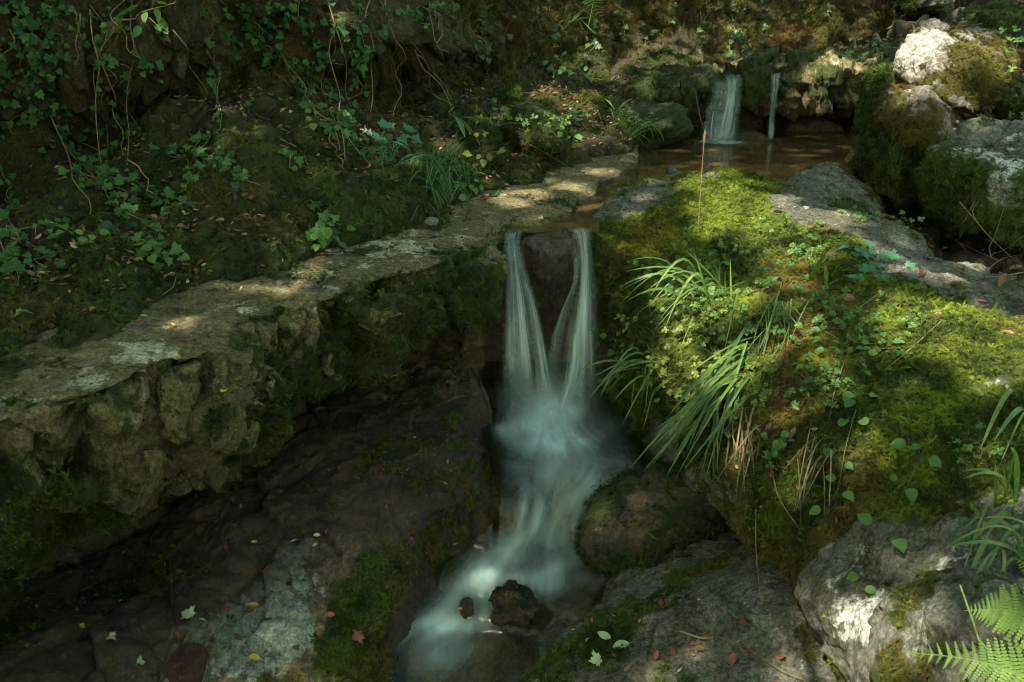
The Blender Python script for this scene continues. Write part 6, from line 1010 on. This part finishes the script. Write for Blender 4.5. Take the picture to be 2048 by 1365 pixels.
s_ = NT('leaf litter'); t_ = s_.attr('tint'); rp = s_.add('ShaderNodeValToRGB', {'Fac': t_}); cr_ = rp.color_ramp; cr_.elements[0].color = (.035, .018, .010, 1); cr_.elements[1].color = (.30, .20, .11, 1)
for p_, c_ in ((.35, (.07, .038, .020, 1)), (.6, (.12, .068, .035, 1)), (.8, (.09, .032, .018, 1)), (.9, (.22, .15, .07, 1))): el = cr_.elements.new(p_); el.color = c_
M['litter'] = s_.done(s_.bsdf(rp.outputs[0], .65, None, .25))
bank_sel = lambda P, N, a: ss(a.get('litter', 0*P[:, 0]), .1, .5)*(P[:, 1] > 0)+.6*ss(blobs(P, [(480, 210, 4.2, .30, 1), (640, 260, 4.0, .25, 1), (740, 330, 3.9, .2, .8), (250, 510, 3.1, .25, 1), (1080, 190, 6.0, .5, 1), (1150, 240, 5.6, .35, 1), (1180, 190, 6.3, .4, 1), (1000, 160, 6.1, .3, .7), (1290, 190, 6.6, .3, .5), (480, 440, 3.3, .15, .8), (100, 480, 2.9, .2, .6)]), .25, .7)
litter('bank', 5500, M['litter'], bank_sel, .026)
litter('bank_r', 2600, M['litter'], lambda P, N, a: .2+a['litter'], .045)
litter('big', 160, M['litter'], lambda P, N, a: ss(blobs(P, [(1560, 900, 2.75, .25, 1), (1720, 610, 3.1, .12, 1.2), (1850, 560, 3.2, .12, .8), (1540, 860, 2.9, .2, .8)]), .3, .8), .02)
litter('slab_r', 120, M['litter'], lambda P, N, a: .4+0*P[:, 0], .012)
litter('rock_ledge', 260, M['litter'], lambda P, N, a: ss(N[:, 2], .8, .95), .010)

# ------------------------------------------------------------ loose looking stones of the cliff, each a part of it
cliff_o = ROCKS['cliff']['o']; SM = []
for k in range(6):
    r_ = np.random.default_rng(900+k); bm = bmesh.new()
    for _ in range(13):
        v = r_.normal(size=3); v /= np.max(np.abs(v))**.6*np.linalg.norm(v)**.4; bm.verts.new(v*np.array([1, .8, .75]))
    bmesh.ops.convex_hull(bm, input=list(bm.verts)); bmesh.ops.delete(bm, geom=[v for v in bm.verts if not v.link_faces], context='VERTS'); me = bpy.data.meshes.new('stone'); bm.to_mesh(me); bm.free(); me.materials.append(M['cliffstone']); SM.append(me)
for x0, y0, x1, y1, n, sz in ((0, 120, 215, 235, 34, 19), (325, 170, 420, 260, 14, 16), (850, 45, 1010, 135, 30, 15), (1040, 20, 1420, 110, 60, 9), (1430, 10, 1820, 110, 40, 10), (250, 190, 330, 300, 6, 14), (700, 150, 860, 260, 16, 14), (900, 130, 1050, 170, 12, 9)):
    for _ in range(n):
        px, py = rng.uniform(x0, x1), rng.uniform(y0, y1); h = hit(px, py, 0)
        if h is None: continue
        p, nn = h; d = (p-CAMV)@FW; o = bpy.data.objects.new('stone', SM[rng.integers(6)]); COL.objects.link(o); o.parent = cliff_o
        toc = CAMV-p; m = frame(nn+toc/np.linalg.norm(toc)*.5, rng.normal(size=3)*.3+np.array([0, 0, 1.0]), sz/FPX*d*rng.uniform(.6, 1.3)); o.matrix_basis = Matrix.Translation(p.tolist()) @ m

litter('slab_l', 420, M['litter'], lambda P, N, a: ss(fbm(P*4, 3, 61), -.1, .5)*ss(P[:, 2], .1, .2), .013)
for k in range(46):
    px, py = rng.uniform(60, 960), rng.uniform(860, 1330); h = hit(px, py, 0)
    if h is None or h[0][2] > .5 or py < 1210-px*.42: continue
    d = (h[0]-CAMV)@FW; o = bpy.data.objects.new('pebble', SM[rng.integers(6)].copy()); o.data.materials[0] = M['bed'] if rng.random() < .6 else M['grey']; COL.objects.link(o)
    o.matrix_basis = Matrix.Translation(h[0].tolist()) @ frame(h[1], rng.normal(size=3), rng.uniform(4, 11)/FPX*d)
    tag(o, uniq(('wet dark' if o.data.materials[0] == M['bed'] else 'small grey')+' pebble on the lower left slab '+where(px, py), px, py, LAND), 'pebble', 'pebbles on the lower left slab')
